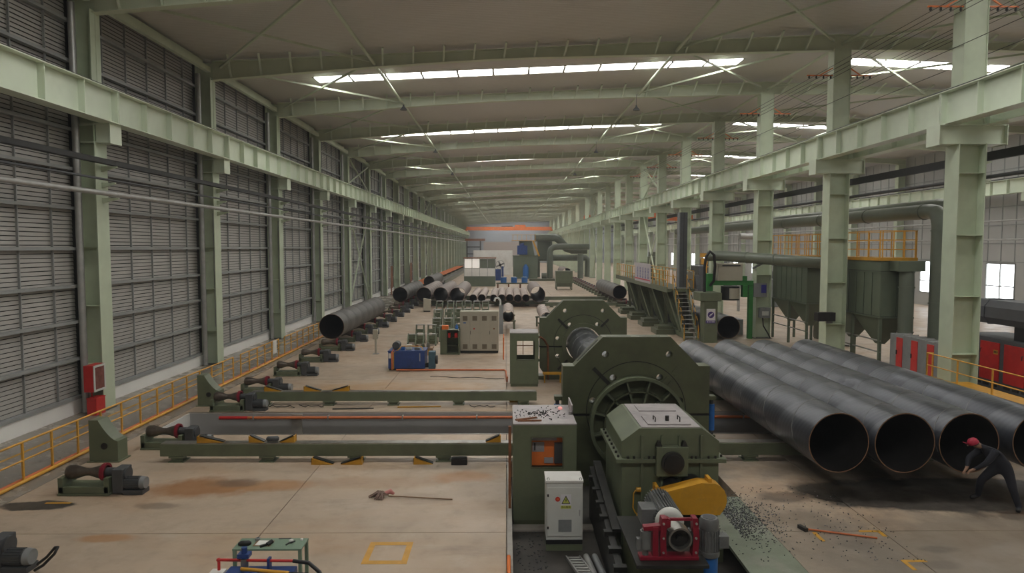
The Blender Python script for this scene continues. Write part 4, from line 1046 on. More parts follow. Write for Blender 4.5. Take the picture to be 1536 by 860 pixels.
for x, w_ in ((.40, .12), (.74, .16)): tag(MB().box(-3.46 + x, -3.46 + x + w_, 34.7, 34.95, .872, 1.1).build('red_box', M_red), 'red box on the upper shelf of the green cupboard', 'box', 'red boxes in the cupboard')
tag(MB().box(-3.38, -3.05, 34.7, 35.0, 1.30, 1.5).build('carton', M_orange), 'small orange carton on top of the green cupboard', 'carton')
tag(MB().lathe([(0, .08), (.16, .08), (.2, .03), (.26, .03)], (-2.62, 34.9, 1.30), (0, 0, 1), 12).build('blue_bottle', M_blue2), 'blue bottle on top of the green cupboard', 'bottle')
# blue hydraulic unit
t = thing('hydraulic_power_unit', 'dark blue hydraulic tank unit with yellow and red pipes, on the open floor', 'hydraulic unit', (-5.38, 30.1, 0))
MB().box(0, 1.66, 0, 1.1, .08, .86).build('tank', M_blue, t, bev=.01); MB().box(.03, 1.6, .03, 1.07, 0, .08).build('skid', M_black, t)
MB().box(-.02, 1.68, -.02, 1.12, .86, .89).build('lid', M_blue, t)
MB().box(1.42, 1.46, -.012, 0, .42, .78).build('sight_glass', M_galv, t); MB().box(.02, .14, -.008, 0, .55, .78).build('label_plate', M_white, t)
mo = MB().cyl((.3, .35, 1.08), (.3, .85, 1.08), .17, 16); mo.build('motor', M_dgrey, t)
MB().box(.78, 1.02, .3, .6, .89, 1.12).build('valve_block', M_ltgrey, t); MB().box(.55, .7, .3, .5, .89, 1.02).build('valve_block', M_blue2, t); MB().box(1.15, 1.4, .3, .5, .89, 1.0).build('valve_block', M_grey, t)
MB().tube([(.18, -.05, .05), (.18, -.05, .85), (.24, .1, .92)], .035, 8).build('red_pipe', M_orpipe, t)
MB().tube([(.25, -.04, .06), (.25, -.04, .84), (.45, .1, .93), (.6, .15, 1.08), (1.0, .15, 1.1), (1.5, .2, 1.06), (1.58, .15, .9)], .022, 8).build('yellow_pipe', M_yel, t)
MB().box(1.82, 2.12, .05, .5, .06, .84).build('cooler', paint('teal_paint', (.05, .11, .15), .5), t, bev=.01); MB().box(1.66, 1.84, .2, .4, .1, .3).build('bracket', M_black, t)
MB().cyl((2.12, .27, .45), (2.22, .27, .45), .2, 16).build('fan', M_black, t); MB().box(1.84, 2.1, .08, .46, 0, .06).build('foot', M_black, t)
fp = MB().tube([(-5.0, 29.95, .05), (-2.5, 29.95, .05), (-.1, 29.9, .05), (-.02, 29.6, .05), (.02, 27.4, .05), (.03, 26.9, .3)], .04, 8).build('floor_pipe', M_orpipe)
tag(fp, 'red-orange pipe on the floor from the blue hydraulic unit to the rear machine', 'pipe')
pts = [(-3.3 + .32 * k, 28.6 - .05 * k + .12 * math.sin(k * 1.3), .012) for k in range(11)]
tag(MB().tube(pts, .012, 5).build('loose_cable', M_black), 'thin black cable lying on the floor in front of the blue hydraulic unit', 'cable')
# work bench behind it
t = thing('work_bench', 'low brown wooden bench with scrap, behind the blue hydraulic unit', 'bench', (-4.2, 33.0, 0))
MB().box(-.55, .55, -.3, .3, .55, .62).build('top', M_wood, t)
for sx in (-1, 1):
    for sy in (-1, 1): MB().box(sx * .48 - .04, sx * .48 + .04, sy * .24 - .04, sy * .24 + .04, 0, .55).build('leg', M_wood, t)
MB().box(-.5, .5, -.27, -.24, .25, .55).build('apron', M_yel, t)
for i, (dx, m) in enumerate(((-.25, M_rust), (.05, M_dgreen), (.3, M_steel))): tag(MB().cyl((-4.2 + dx, 32.95, .62), (-4.2 + dx, 32.95, .62 + .12 + .06 * i), .10, 10, .07).build('scrap_part', m), ('rusty', 'green', 'steel')[i] + ' scrap part on the brown bench', 'scrap')
# post with a small box
t = thing('control_post', 'pale control post with a small button box, standing alone near the rollers', 'control post', (-6.87, 34.85, 0))
MB().box(-.05, .05, -.05, .05, .02, .95).build('post', M_beige, t); MB().box(-.15, .15, -.15, .15, 0, .02).build('foot', M_grey, t)
bx = MB().box(-.14, .12, -.10, .06, .78, 1.28).build('button_box', M_beige, t, bev=.01); 
for k in range(4): MB().cyl((.121, -.02, .88 + k * .09), (.135, -.02, .88 + k * .09), .02, 8).build('button', M_dgrey, bx)
t = thing('control_desk', 'small pale grey control stand with a sloping top near the far pipes', 'control stand', (-6.9, 57.6, 0))
MB().prism([(-.3, .1), (.3, .1), (.34, 1.05), (-.3, 1.2)], 0, .4).build('body', M_beige, t); MB().box(-.28, .28, .02, .38, 0, .1).build('plinth', M_black, t)
# pipe racks: rows of leaning ladder frames
def rack(x, y, h, w_, lean, label, group):
    t = thing('pipe_rack', label, 'rack', (x, y, 0), 0, group)
    for s in (-1, 1):
        MB().bar((s * w_ / 2, 0, 0), (s * w_ / 2, lean, h), .07, .24).build('side_rail', M_mgreen, t)
        MB().bar((s * w_ / 2, lean + .5, 0), (s * w_ / 2, lean, h * .97), .05, .08).build('strut', M_mgreen, t)
    k = max(2, int(h / .33))
    for i in range(k):
        z = .1 + i * (h - .1) / k; f = (z + .1) / h
        MB().box(-w_ / 2 + .03, w_ / 2 - .03, lean * f - .09, lean * f + .09, z, z + .2).build('crossbar', M_mgreen if i % 2 else M_dgreen, t)
    MB().box(-w_ / 2 - .04, w_ / 2 + .04, lean - .14, lean + .14, h, h + .04).build('cap_plate', M_galv, t)
for x in (-4.62, -3.85, -3.25, -2.65, -2.05, -1.45): rack(x, 45.0, 1.85, .42, 1.1, 'tall green ladder-like pipe rack in the row behind the beige cabinet', 'tall green pipe racks')
for x, y, h in ((-4.45, 42.2, 1.55), (-3.75, 42.2, 1.6), (-3.15, 42.2, 1.6), (-2.55, 42.2, 1.6)): rack(x, y, h, .42, .8, 'green pipe rack of middle height behind the green cupboard', 'middle green pipe racks')
for x, y, h in ((-5.15, 39.3, .95), (-4.45, 39.3, .95), (-3.75, 39.3, .9), (-4.95, 37.7, .6), (-4.25, 37.7, .6), (-5.5, 38.4, .5), (-3.6, 40.6, 1.2), (-4.3, 40.6, 1.2)): rack(x, y, h, .44, .4, 'low green pipe rack beside the green cupboard', 'low green pipe racks')
t = thing('vent_stack', 'pale grey pipe with a curved top behind the beige cabinet', 'pipe', (-.35, 43.0, 0))
MB().box(-.13, .13, -.1, .1, 0, 1.85).build('duct', M_grey, t); MB().tube([(-.05, 0, 1.8), (-.05, 0, 2.15), (-.18, 0, 2.32), (-.36, 0, 2.3), (-.42, 0, 2.1)], .07, 10).build('bend', M_ltgrey, t)
for x, y in ((.12, 44.5), (.12, 48.3), (2.55, 43.2), (2.55, 47.0)):
    t = thing('pipe_trestle', 'low green trestle under a thin pale pipe', 'trestle', (x, y, 0), 0, 'trestles under the thin pipes')
    MB().box(-.5, .5, -.1, .1, .62, .715).build('top_beam', M_mgreen, t)
    for s in (-1, 1): MB().box(s * .4 - .06, s * .4 + .06, -.1, .1, 0, .62).build('leg', M_mgreen, t)
t = thing('barrier', 'small orange tube barrier beside the beige cabinet', 'barrier', (-.15, 33.0, 0))
for y in (0, 1.4): MB().cyl((0, y, 0), (0, y, 1.1), .03, 8).build('post', M_orange, t)
for z in (.55, 1.08): MB().cyl((0, 0, z), (0, 1.4, z), .025, 8).build('rail', M_orange, t)

# ------------------------------------------------------------------ near table and little pump at the lower left
t = thing('steel_table', 'small green steel table with papers and tools on it', 'table', (-3.82, 10.58, 0))
M_tgreen = paint('table_green', (.17, .25, .18), .5, var=.1, scale=3)
MB().box(-.55, .55, -.2, .2, .77, .80).build('top', M_tgreen, t, bev=.004)
for sx in (-1, 1):
    for sy in (-1, 1): MB().box(sx * .52 - .025, sx * .52 + .025, sy * .17 - .025, sy * .17 + .025, 0, .77).build('leg', M_tgreen, t)
T0 = (-3.82, 10.58, .80)
cb = thing('clipboard', 'brown clipboard with a white paper on the green table', 'clipboard', (-3.95, 10.58, .80), -.05)
MB().box(-.13, .15, -.10, .10, 0, .008).build('board', M_wood, cb); MB().box(-.10, .14, -.08, .09, .008, .011).build('paper', M_white, cb); MB().box(.11, .15, .0, .06, .011, .03).build('clip', M_dgrey, cb)
def small(name, bm, m, label, cat, g=None): tag(bm.build(name, m), label, cat, g)
small('gloves', MB().lathe([(-.1, .02), (-.06, .045), (.06, .045), (.1, .02)], (-4.22, 10.52, .83), (1, .2, 0), 10), M_black, 'black glove bundle at the end of the green table', 'gloves')
small('hand_tool', MB().bar((-3.95, 10.44, .815), (-3.86, 10.5, .82), .04, .03).cyl((-3.85, 10.49, .825), (-3.79, 10.56, .85), .035, 10), M_black, 'black hand tool on the front edge of the clipboard', 'tool')
small('tape_roll', MB().hoop((-4.08, 10.7, .80), (-4.08, 10.7, .84), .04, .02, 14), M_grey, 'grey tape roll on the green table', 'tape')
small('spectacles', MB().tube([(-3.55, 10.48, .82), (-3.5, 10.52, .84), (-3.44, 10.6, .83), (-3.5, 10.56, .815)], .012, 6), M_black, 'black goggles lying on the green table', 'goggles')
small('crumpled_tissue', MB().lathe([(0, .035), (.02, .04), (.035, .01)], (-3.52, 10.66, .80), (0, 0, 1), 7), M_white, 'crumpled white tissue on the green table', 'tissue')
small('white_cup', MB().lathe([(0, .022), (.025, .022), (.03, .01)], (-3.36, 10.70, .80), (0, 0, 1), 10), M_white, 'small white cup at the corner of the green table', 'cup')
small('steel_scale', MB().bar((-3.75, 10.75, .806), (-3.55, 10.76, .806), .025, .006), M_dgrey, 'dark steel scale on the far edge of the green table', 'ruler')
t = thing('pump_set', 'blue tank pump set with red and yellow pipes, below the green table', 'pump', (-3.8, 9.85, 0))
MB().box(-.55, .5, -.45, .42, .06, .58).build('tank', M_blue, t, bev=.01)
for sx in (-.45, .4): MB().box(sx - .04, sx + .04, -.4, .38, 0, .06).build('skid', M_black, t)
MB().cyl((-.66, .25, .76), (.49, .25, .74), .022, 10).cyl((-.66, .25, .76), (-.66, .25, .55), .022, 10).lathe([(-.03, .02), (0, .035), (.03, .02)], (-.66, .25, .76), (1, 0, 0), 10).build('red_pipe', M_red, t)
MB().tube([(-.66, .25, .56), (-.70, .2, .42), (-.78, .1, .25), (-.8, 0, .05)], .03, 8).build('yellow_hose', M_yel, t)
MB().cyl((-.26, .1, .69), (.5, .02, .66), .028, 10).build('yellow_pipe', M_yel, t)
MB().cyl((-.27, .27, .58), (-.27, .27, .78), .06, 14).build('pump_body', M_steel, t); MB().cyl((-.27, .27, .78), (-.27, .27, .95), .045, 12).box(-.36, -.18, .2, .34, .80, .86).build('valve', M_blue, t)
MB().box(.10, .14, .2, .3, .58, .79).build('pipe_clamp', M_blue, t)
MB().tube([(.49, .25, .74), (.75, .2, .73), (.95, .05, .66), (1.15, -.2, .45), (1.3, -.5, .1)], .03, 8).build('black_hose', M_black, t); MB().tube([(.5, .02, .66), (.8, -.05, .68), (.98, -.25, .5), (1.05, -.5, .1)], .022, 8).build('black_hose', M_black, t)
MB().box(-.78, -.56, -.1, .3, .2, .60).build('white_box', M_white, t, bev=.01); MB().box(-.75, -.59, -.07, .27, 0, .2).build('box_stand', M_black, t)
tag(MB().box(-2.9, -2.55, 9.95, 10.25, 0, .02).cbox((-2.72, 10.1, .12), (.34, .02, .26), (.9, 0, .3)).build('scrap_sheet', M_rust), 'bent rusty sheet on the floor beside the pump set hose', 'sheet')

# ------------------------------------------------------------------ fixtures on the left wall
for n in range(-2, 22):
    ln = 4.5
    y0, y1 = YC(n), YC(n + 1)
    for (nm, x, z, r, m, lab, cat) in (('wall_pipe', -13.30, 7.39, .085, M_galv, 'bright thick pipe along the louvred wall columns', 'pipe'), ('wall_pipe', -13.38, 7.86, .04, M_dgrey, 'thin dark pipe along the louvred wall columns', 'pipe')):
        tag(MB().cyl((x, y0 + .004, z), (x, y1 - .004, z), r, 10).build(nm, m), lab, cat, 'lengths of ' + lab)
    tag(MB().box(-13.52, -13.28, y0 + .004, y1 - .004, 8.37, 8.41).box(-13.52, -13.50, y0 + .004, y1 - .004, 8.41, 8.53).box(-13.30, -13.28, y0 + .004, y1 - .004, 8.41, 8.53).build('cable_tray', M_black), 'black cable tray along the louvred wall columns', 'cable tray', 'lengths of black cable tray on the wall columns')
for n in range(-1, 12):
    t = thing('pipe_bracket', 'small pale steel bracket carrying the wall pipes on a column', 'bracket', (-13.74, YC(n), 7.3), 0, 'pipe brackets on the wall columns')
    for z, w_ in ((-.03, .55), (.48, .45), (1.03, .52)): MB().prism([(0, z - .18), (w_, z - .03), (w_, z + .01), (0, z + .01)], -.04, .04).build('arm', M_col, t)
for n in range(0, 7):
    tag(MB().cyl((-14.25, YC(n) - .52, .02), (-14.25, YC(n) - .52, 13.6), .11, 10).build('downpipe', M_galv), 'grey round downpipe in the corner behind a wall column', 'downpipe', 'downpipes behind the wall columns')
    tag(MB().cyl((-13.92, YC(n) - .05, 1.8), (-13.92, YC(n) - .05, 7.2), .03, 8).build('riser_pipe', M_galv), 'thin bright riser pipe on the web of a wall column', 'pipe', 'riser pipes on the wall columns')
t = thing('fire_hose_cabinet', 'red fire hose cabinet with a white-framed glass door on a wall column', 'fire cabinet', (-13.97, 21.92, .80))
MB().box(0, .32, 0, .64, 0, .88).build('box', M_red, t)
MB().box(.32, .345, 0, .64, 0, .07).box(.32, .345, 0, .64, .81, .88).box(.32, .345, 0, .07, .07, .81).box(.32, .345, .57, .64, .07, .81).build('door_frame', M_ltgrey, t); MB().box(.325, .335, .07, .57, .07, .81).build('door_glass', paint('red_tinted_glass', (.20, .07, .06), .15, var=.3, scale=5), t)
MB().cyl((.05, .32, -.8), (.05, .32, 0), .03, 8).build('feed_pipe', M_red, t)
t = thing('extinguisher_box', 'red fire extinguisher box on the floor at the foot of a wall column', 'extinguisher box', (-13.95, 22.0, 0))
MB().box(0, .32, 0, .5, 0, .55).build('box', M_red, t, bev=.01); MB().box(-.01, .33, -.01, .51, .55, .58).build('lid', M_red, t)
# lamps under the roof
for n in (2, 4, 6):
    for x in (-6.15, 7.8):
        t = thing('high_bay_lamp', 'dark conical high-bay lamp hanging under a roof beam', 'lamp', (x, YC(n) - .45, 13.80), 0, 'high-bay lamps under the beams')
        MB().cyl((0, 0, .2), (0, 0, roof_z(x) - 13.80 - .62), .015, 6).build('rod', M_dgrey, t); MB().lathe([(0, .22), (.08, .17), (.22, .05), (.3, .05)], (0, 0, 0), (0, 0, 1), 16).build('shade', M_dgrey, t)
# busbar and pipe on the far side of the middle columns
for n in range(-1, 14):
    y0, y1 = YC(n) + .004, YC(n + 1) - .004
    tag(MB().box(16.50, 16.62, y0, y1, 8.56, 8.86).build('busbar', M_black), 'black busbar channel along the middle columns', 'busbar', 'black busbar channel along the middle columns')
    tag(MB().cyl((16.48, y0, 8.0), (16.48, y1, 8.0), .07, 10).build('middle_pipe', M_dgrey), 'dark pipe below the busbar along the middle columns', 'pipe', 'dark pipe along the middle columns')
for n in range(0, 10):
    t = thing('pipe_bracket', 'small pale bracket carrying the busbar on a middle column', 'bracket', (16.23, YC(n), 7.9), 0, 'brackets on the middle columns')
    for z in (0, .62): MB().prism([(0, z - .15), (.4, z - .02), (.4, z + .02), (0, z + .02)], -.04, .04).build('arm', M_col, t)
# overhead wires on orange brackets
WX = [-1.52, -1.18, -.84, -.5, .45, .75, 1.05, 1.35]
for n in range(0, 7):
    t = thing('wire_bracket', 'orange bracket with dark insulators on the upper shaft of a middle column', 'bracket', (XM, YC(n), 13.66), 0, 'orange wire brackets on the middle columns')
    for s, a in ((-1, -1.62), (1, 1.45)):
        MB().bar((s * .41, -.2, 0), (a, -.2, 0), .05, .05).build('arm', M_orange, t); MB().bar((s * .41, -.2, .34), (a * .62, -.2, .02), .045, .045).build('strut', M_orange, t)
    for x in WX: MB().lathe([(-.14, .02), (-.10, .05), (-.06, .03), (-.03, .045), (0, .02)], (x, -.2, 0), (0, 0, 1), 8).build('insulator', M_black, t)
for i, x in enumerate(WX):
    tag(MB().cyl((XM + x, 10, 13.50), (XM + x, YC(6), 13.50), .011, 5).build('overhead_wire', M_black), 'thin black overhead wire strung between the orange brackets', 'wire', 'overhead wires on the orange brackets')
for dx, z in ((-.45, 12.4), (.47, 12.1)): tag(MB().cyl((XM + dx, 10, z), (XM + dx, YC(6), z), .012, 5).build('stay_wire', M_black), 'thin black stay wire passing the upper shafts of the middle columns', 'wire', 'stay wires along the middle columns')
# cranes
def crane(y, xa, xb, label):
    t = thing('bridge_crane', label, 'crane', ((xa + xb) / 2, y, 10.97)); w_ = (xb - xa) / 2
    for dy in (0, 2.4): MB().box(-w_, w_, dy - .3, dy + .3, .25, 1.35).build('girder', M_orange, t)
    for s in (-1, 1): MB().box(s * w_ - .3, s * w_ + .3, -.8, 3.2, .0, .55).build('end_carriage', M_orange, t)
    MB().box(2, 5.5, -.2, 2.6, 1.35, 2.0).build('trolley', M_orange, t); MB().box(-2.5, 1.2, .2, 1.4, 1.35, 1.75).build('hoist', M_dgrey, t)
crane(222.0, -13.32, 15.02, 'orange bridge crane across the far end of the main aisle')
crane(140.0, 16.5, 39.0, 'orange bridge crane in the second aisle beyond the middle columns')

# ------------------------------------------------------------------ raised gangway of the testing bay
t = thing('raised_gangway', 'long green raised gangway on braced legs with a yellow railing', 'gangway', (10.95, 39.0, 0))
MB().box(-.95, .75, 2.2, 21.5, 2.82, 3.02).build('deck', M_dgreen, t); MB().box(-1.0, -.95, 2.2, 21.5, 2.78, 3.12).build('edge_beam', M_mgreen, t)
MB().box(.45, .60, 3.0, 21.0, .3, 2.82).build('back_wall', M_dark, t); MB().box(-.1, .5, 1.5, 21.2, .02, .36).build('sill_beam', M_mgreen, t)
for y in (4.2, 8.6, 13.0, 17.4):
    MB().prism([(-.78, 2.8), (.45, 2.8), (.45, .3), (.1, .3), (-.2, .9)], y - .35, y - .3).build('leg_plate', M_mgreen, t); MB().prism([(-.78, 2.8), (.45, 2.8), (.45, .3), (.1, .3), (-.2, .9)], y + .3, y + .35).build('leg_plate', M_mgreen, t)
    for s in (-1, 1): MB().bar((-.55, y + s * .35, 2.75), (-.05, y + s * 1.9, .36), .18, .16).build('strut', M_mgreen, t)
    b = MB().box(-1.35, -.15, y - .8, y + .8, .0, .32).box(-1.2, -.2, y - .6, y + .6, .32, .52); b.build('footing', M_dgreen, t)
for x in (-.92, .72):
    for i in range(19): MB().box(x - .025, x + .025, 2.4 + i * 1.05, 2.45 + i * 1.05, 3.02, 4.12).build('rail_post', M_yel, t)
    for z in (3.55, 4.12): MB().cyl((x, 2.4, z), (x, 21.4, z), .028, 8).build('rail', M_yel, t)
bn = thing('banner', 'pale banner with blue vertical lettering and a red stripe on the gangway railing', 'banner', (9.96, 48.7, 3.06))
MB().box(-.02, .0, -2.8, 2.8, 0, 1.38).build('sheet', paint('banner_cloth', (.50, .47, .50), .8, var=.05), bn)
M_bink = paint('banner_blue', (.10, .10, .30), .7, var=.05); M_bred = paint('banner_red', (.55, .10, .14), .7, var=.05)
for k, y in enumerate((-2.0, -1.1, -.2, .75, 1.7)):
    for j in range(4):
        zc = .98 - j * .2
        g = MB()
        for q in range(3): g.box(-.024, -.02, y - .22, y + .22, zc - .07 + q * .06, zc - .045 + q * .06)
        g.box(-.024, -.02, y - .02 - .1 * (j % 2), y + .03, zc - .08, zc + .08)
        g.build('character', M_bink, bn)
MB().box(-.025, -.02, -2.7, 2.7, .16, .26).build('stripe', M_bred, bn)
# stair
t = thing('steel_stair', 'steep steel stair with yellow and black handrails at the end of the gangway', 'stair', (10.93, 39.3, 0))
for s in (-1, 1):
    MB().bar((s * .4 + .05, 0, .05), (s * .4 - .18, 1.85, 2.95), .06, .2).build('stringer', M_mgreen, t)
    x0, x1 = s * .42 + .05, s * .42 - .18
    for k in range(12):
        a, b = k / 12, (k + 1) / 12
        MB().cyl((x0 + (x1 - x0) * a, 1.85 * a, .05 + 2.9 * a + .95), (x0 + (x1 - x0) * b, 1.85 * b, .05 + 2.9 * b + .95), .03, 8).build('handrail', M_yel if k % 2 else M_black, t)
    for k in range(5):
        a = k / 4; MB().cyl((x0 + (x1 - x0) * a, 1.85 * a, .05 + 2.9 * a), (x0 + (x1 - x0) * a, 1.85 * a, 1.0 + 2.9 * a), .022, 8).build('baluster', M_yel, t)
    MB().cyl((x0, 0, .0), (x0, 0, 1.0), .03, 8).build('newel', M_yel, t)
for k in range(1, 12): a = k / 12; MB().box(.05 - .23 * a - .4, .05 - .23 * a + .4, 1.85 * a - .1, 1.85 * a + .1, 2.95 * a - .015, 2.95 * a + .015).build('tread', M_galv, t)
# end post with the sign
t = thing('end_post', 'square green end post with a white and purple sign', 'post', (11.93, 38.65, 0))
MB().box(-.40, .40, 0, .8, 0, 2.45).build('post', M_mgreen, t, bev=.02); MB().box(-.65, .6, -.1, 1.4, 2.45, 2.95).build('head', M_mgreen, t, bev=.03)
sg = MB().box(-.26, .26, -.02, 0, 1.30, 2.0).build('sign_plate', M_sticker, t); M_pur = paint('sign_purple', (.06, .03, .20), .5, var=.03)
MB().cyl((0, -.026, 1.66), (0, -.02, 1.66), .19, 24).build('purple_disc', M_pur, sg); MB().cbox((-.04, -.03, 1.64), (.05, .008, .16), (0, .5, 0)).cbox((.05, -.03, 1.70), (.05, .008, .14), (0, .5, 0)).build('disc_mark', M_sticker, sg)
MB().box(-.30, .26, -.026, -.02, 1.16, 1.32).build('purple_band', M_pur, sg)
for i, x in enumerate((-.2, -.1, 0.0, .1, .18)): MB().box(x - .03, x + .03, -.03, -.026, 1.22, 1.27).build('band_mark', M_sticker, sg)
t = thing('dark_mast', 'tall dark blue-black mast rising from the gangway deck', 'mast', (11.05, 41.9, 3.02))
MB().box(-.2, .26, -.2, .2, 0, 4.75).build('shaft', M_dgrey, t); MB().box(-.30, -.2, -.15, .15, 0, 4.75).build('guide', M_grey, t); MB().box(.02, .05, -.21, -.2, 0, 4.75).build('rail', M_black, t)
MB().box(-.4, .4, -.3, .3, 0, .06).build('foot', M_grey, t)
tag(MB().box(11.3, 12.0, 42.4, 43.2, 3.02, 3.98).box(11.28, 12.02, 42.38, 43.22, 3.98, 4.02).build('control_box', M_beige), 'pale beige control box on the gangway deck beside the dark mast', 'box')
# grey sloping chute at the end of the gangway
tag(MB().prism([(41.0, 3.02), (41.9, 3.02), (41.9, 3.85), (41.5, 3.85)], 11.75, 12.05, 'x').build('chute', M_dgrey), 'dark sloping chute on the gangway above the end post', 'chute')
# bright green carriage
t = thing('green_carriage', 'bright green test carriage frame with a beige drum hanging under it', 'carriage', (12.6, 40.6, 0))
MB().box(-.40, -.04, -.25, .25, 0, 4.0).build('column', M_bgreen, t, bev=.02); MB().box(-.04, 2.45, -.2, .2, 3.28, 3.56).build('arm', M_bgreen, t, bev=.02); MB().box(1.8, 2.1, -.2, .2, 2.55, 3.28).build('hanger', M_bgreen, t, bev=.02)
MB().box(1.75, 2.05, -.2, .2, 3.56, 3.85).build('lug', M_bgreen, t); MB().box(2.2, 2.45, -.15, .15, 0, 3.28).build('rear_leg', M_bgreen, t)
MB().cyl((1.3, -.1, 2.45), (1.3, -.1, 3.1), .32, 20).build('drum', M_beige, t); MB().cyl((1.2, .35, 2.35), (1.2, .35, 3.2), .55, 20).build('drum_housing', M_black, t)
MB().box(.25, 1.75, -.25, .35, 3.56, 4.62).build('drive_cabinet', M_beige, t, bev=.02); MB().box(.5, 1.6, -.27, -.25, 4.45, 4.52).build('cabinet_vent', M_dgrey, t)
MB().tube([(-.85, -1.2, 2.96), (-.87, -1.2, 4.4), (-.78, -1.2, 5.05), (-.55, -1.2, 5.35), (-.32, -1.2, 5.15), (-.24, -1.2, 4.5), (-.24, -1.0, 3.6), (-.22, -.3, 3.3)], .085, 10).build('cable_chain', M_black, t)
tag(MB().box(14.0, 15.1, 42.2, 43.4, .0, 1.0).box(14.05, 15.05, 42.15, 42.2, .1, .9).build('grey_bin', M_grey), 'grey steel bin beside the dark pipe and the middle column', 'bin')
tag(MB().box(12.7, 15.0, 53.0, 53.2, 0, 2.2).box(12.7, 15.0, 52.95, 53.0, .2, 1.5).build('white_screen', M_ltgrey), 'pale partition behind the dark pipe under the green carriage', 'partition')
# ------------------------------------------------------------------ dust collectors
def collector(y0, y1, label, outlet):
    t = thing('dust_collector', label, 'dust collector', (16.55, y0, 0), 0, 'green dust collectors')
    w_, d = 1.45, y1 - y0
    MB().box(.03, w_ - .03, .03, d - .03, 2.5, 5.0).build('body', M_dark, t)
    k = 7; st = d / k
    for i in range(k): MB().box(0, .03, i * st + .03, (i + 1) * st - .03, 2.52, 4.46).build('panel', M_filter, t, bev=.006)
    for i in range(2): MB().box(i * w_ / 2 + .012, (i + 1) * w_ / 2 - .012, 0, .03, 2.52, 4.46).build('panel', M_filter, t, bev=.006)
    MB().box(-.04, w_ + .04, -.04, d + .04, 4.46, 4.52).build('band', M_filter, t); MB().box(-.03, w_ + .03, -.03, d + .03, 4.54, 5.0).build('top_chamber', M_filter, t)
    MB().box(-.05, w_ + .05, -.05, d + .05, 2.44, 2.5).build('band', M_filter, t)
    for i in range(2):
        c = d / 2 * (i + .5); h = MB(); a0, a1 = d / 2 * i + .05, d / 2 * (i + 1) - .05
        vs = [(.03, a0, 2.44), (w_ - .03, a0, 2.44), (w_ - .03, a1, 2.44), (.03, a1, 2.44), (w_ / 2 - .15, c - .15, 1.15), (w_ / 2 + .15, c - .15, 1.15), (w_ / 2 + .15, c + .15, 1.15), (w_ / 2 - .15, c + .15, 1.15)]
        h.add(vs, [(0, 1, 5, 4), (1, 2, 6, 5), (2, 3, 7, 6), (3, 0, 4, 7), (4, 5, 6, 7), (0, 3, 2, 1)]); h.build('hopper', M_filter, t)
    for y in (.06, d / 2, d - .06):
        for x in (.06, w_ - .06): MB().box(x - .06, x + .06, y - .06, y + .06, 0, 2.46).build('leg', M_filter, t)
    for z in (.9, 1.4): MB().box(.04, .08, 0, d, z, z + .06).build('tie_bar', M_galv, t)
    # platform with yellow railing on top
    pf = MB().box(-.1, w_ + .1, -.1, d + .1, 5.0, 5.14).build('platform', M_yel, t)
    for x in (-.08, w_ + .08):
        for i in range(6): MB().box(x - .02, x + .02, i * d / 5 - .02, i * d / 5 + .02, 5.14, 6.32).build('rail_post', M_rail, pf)
        for z in (5.5, 5.92, 6.32): MB().box(x - .018, x + .018, -.02, d + .02, z - .018, z + .018).build('rail', M_rail, pf)
    for y in (-.06, d + .06):
        for i in range(4): MB().box(-.02 + i * w_ / 3, .02 + i * w_ / 3, y - .02, y + .02, 5.14, 6.32).build('rail_post', M_rail, pf)
        for z in (5.5, 5.92, 6.32): MB().box(-.08, w_ + .08, y - .018, y + .018, z - .018, z + .018).build('rail', M_rail, pf)
    return t
t = collector(29.3, 34.1, 'green panelled dust collector with hoppers, next to the red cabinets', True)
MB().box(.35, 1.5, -.75, -.03, 4.55, 5.0).build('outlet_box', M_filter, t, bev=.01)
collector(36.5, 41.3, 'green panelled dust collector with hoppers, behind the middle column with the black box', False)
def duct(name, pts, r, label, seams=(), n=20):
    t = thing(name, label, 'duct', pts[0]); o = Vector(pts[0])
    MB().tube([Vector(p) - o for p in pts], r, n).build('tube', M_duct, t)
    for a, d in seams:
        a = Vector(a) - o; d = Vector(d).normalized(); MB().hoop(a - d * .03, a + d * .03, r + .03, r - .01, n).build('flange', M_duct, t)
    return t
def bend(p, q, r, n=6):
    """quarter bend from direction p to direction q around a corner"""
    return [tuple(Vector(p[0]) * (1 - math.sin(a)) + Vector(p[1]) * 0 + Vector(p[0]) * 0 for a in [0])]
duct('exhaust_duct', [(17.45, 28.92, 4.54), (17.45, 28.90, 4.3), (17.45, 28.88, 3.9), (17.45, 28.88, .05)], .30, 'green round duct dropping from the outlet box of the dust collector', [((17.45, 28.88, 3.85), (0, 0, 1)), ((17.45, 28.88, 1.9), (0, 0, 1))])
duct('exhaust_duct', [(18.45, 28.3, .05), (18.45, 28.3, 6.5), (18.45, 28.38, 6.85), (18.45, 28.62, 7.08), (18.45, 29.0, 7.15), (18.45, 72.0, 7.25)], .33, 'long green round duct that bends down beside the dust collector', [((18.45, 28.3, z), (0, 0, 1)) for z in (1.7, 3.2, 6.3)] + [((18.45, y, 7.16), (0, 1, 0)) for y in (29.4, 34, 39, 44, 49)])
duct('exhaust_duct', [(19.35, 28.9, .05), (19.35, 28.9, 6.8), (19.35, 29.0, 7.15), (19.35, 29.3, 7.4), (19.35, 29.8, 7.45), (19.35, 66, 7.5)], .31, 'second green round duct behind the long one, bending down beside it', [((19.35, 28.9, z), (0, 0, 1)) for z in (2.7, 5.2)])
duct('exhaust_duct', [(17.4, 36.08, 4.74), (16.3, 36.08, 4.80), (15.9, 36.2, 4.83), (15.4, 36.65, 4.87), (12.9, 39.6, 5.08), (12.5, 40.0, 5.08), (12.1, 40.15, 5.05)], .31, 'thick green duct crossing in front of a middle column above the bright green carriage', [((15.0, 37.12, 4.905), (-.64, .76, 0)), ((13.9, 38.42, 5.0), (-.64, .76, 0))])
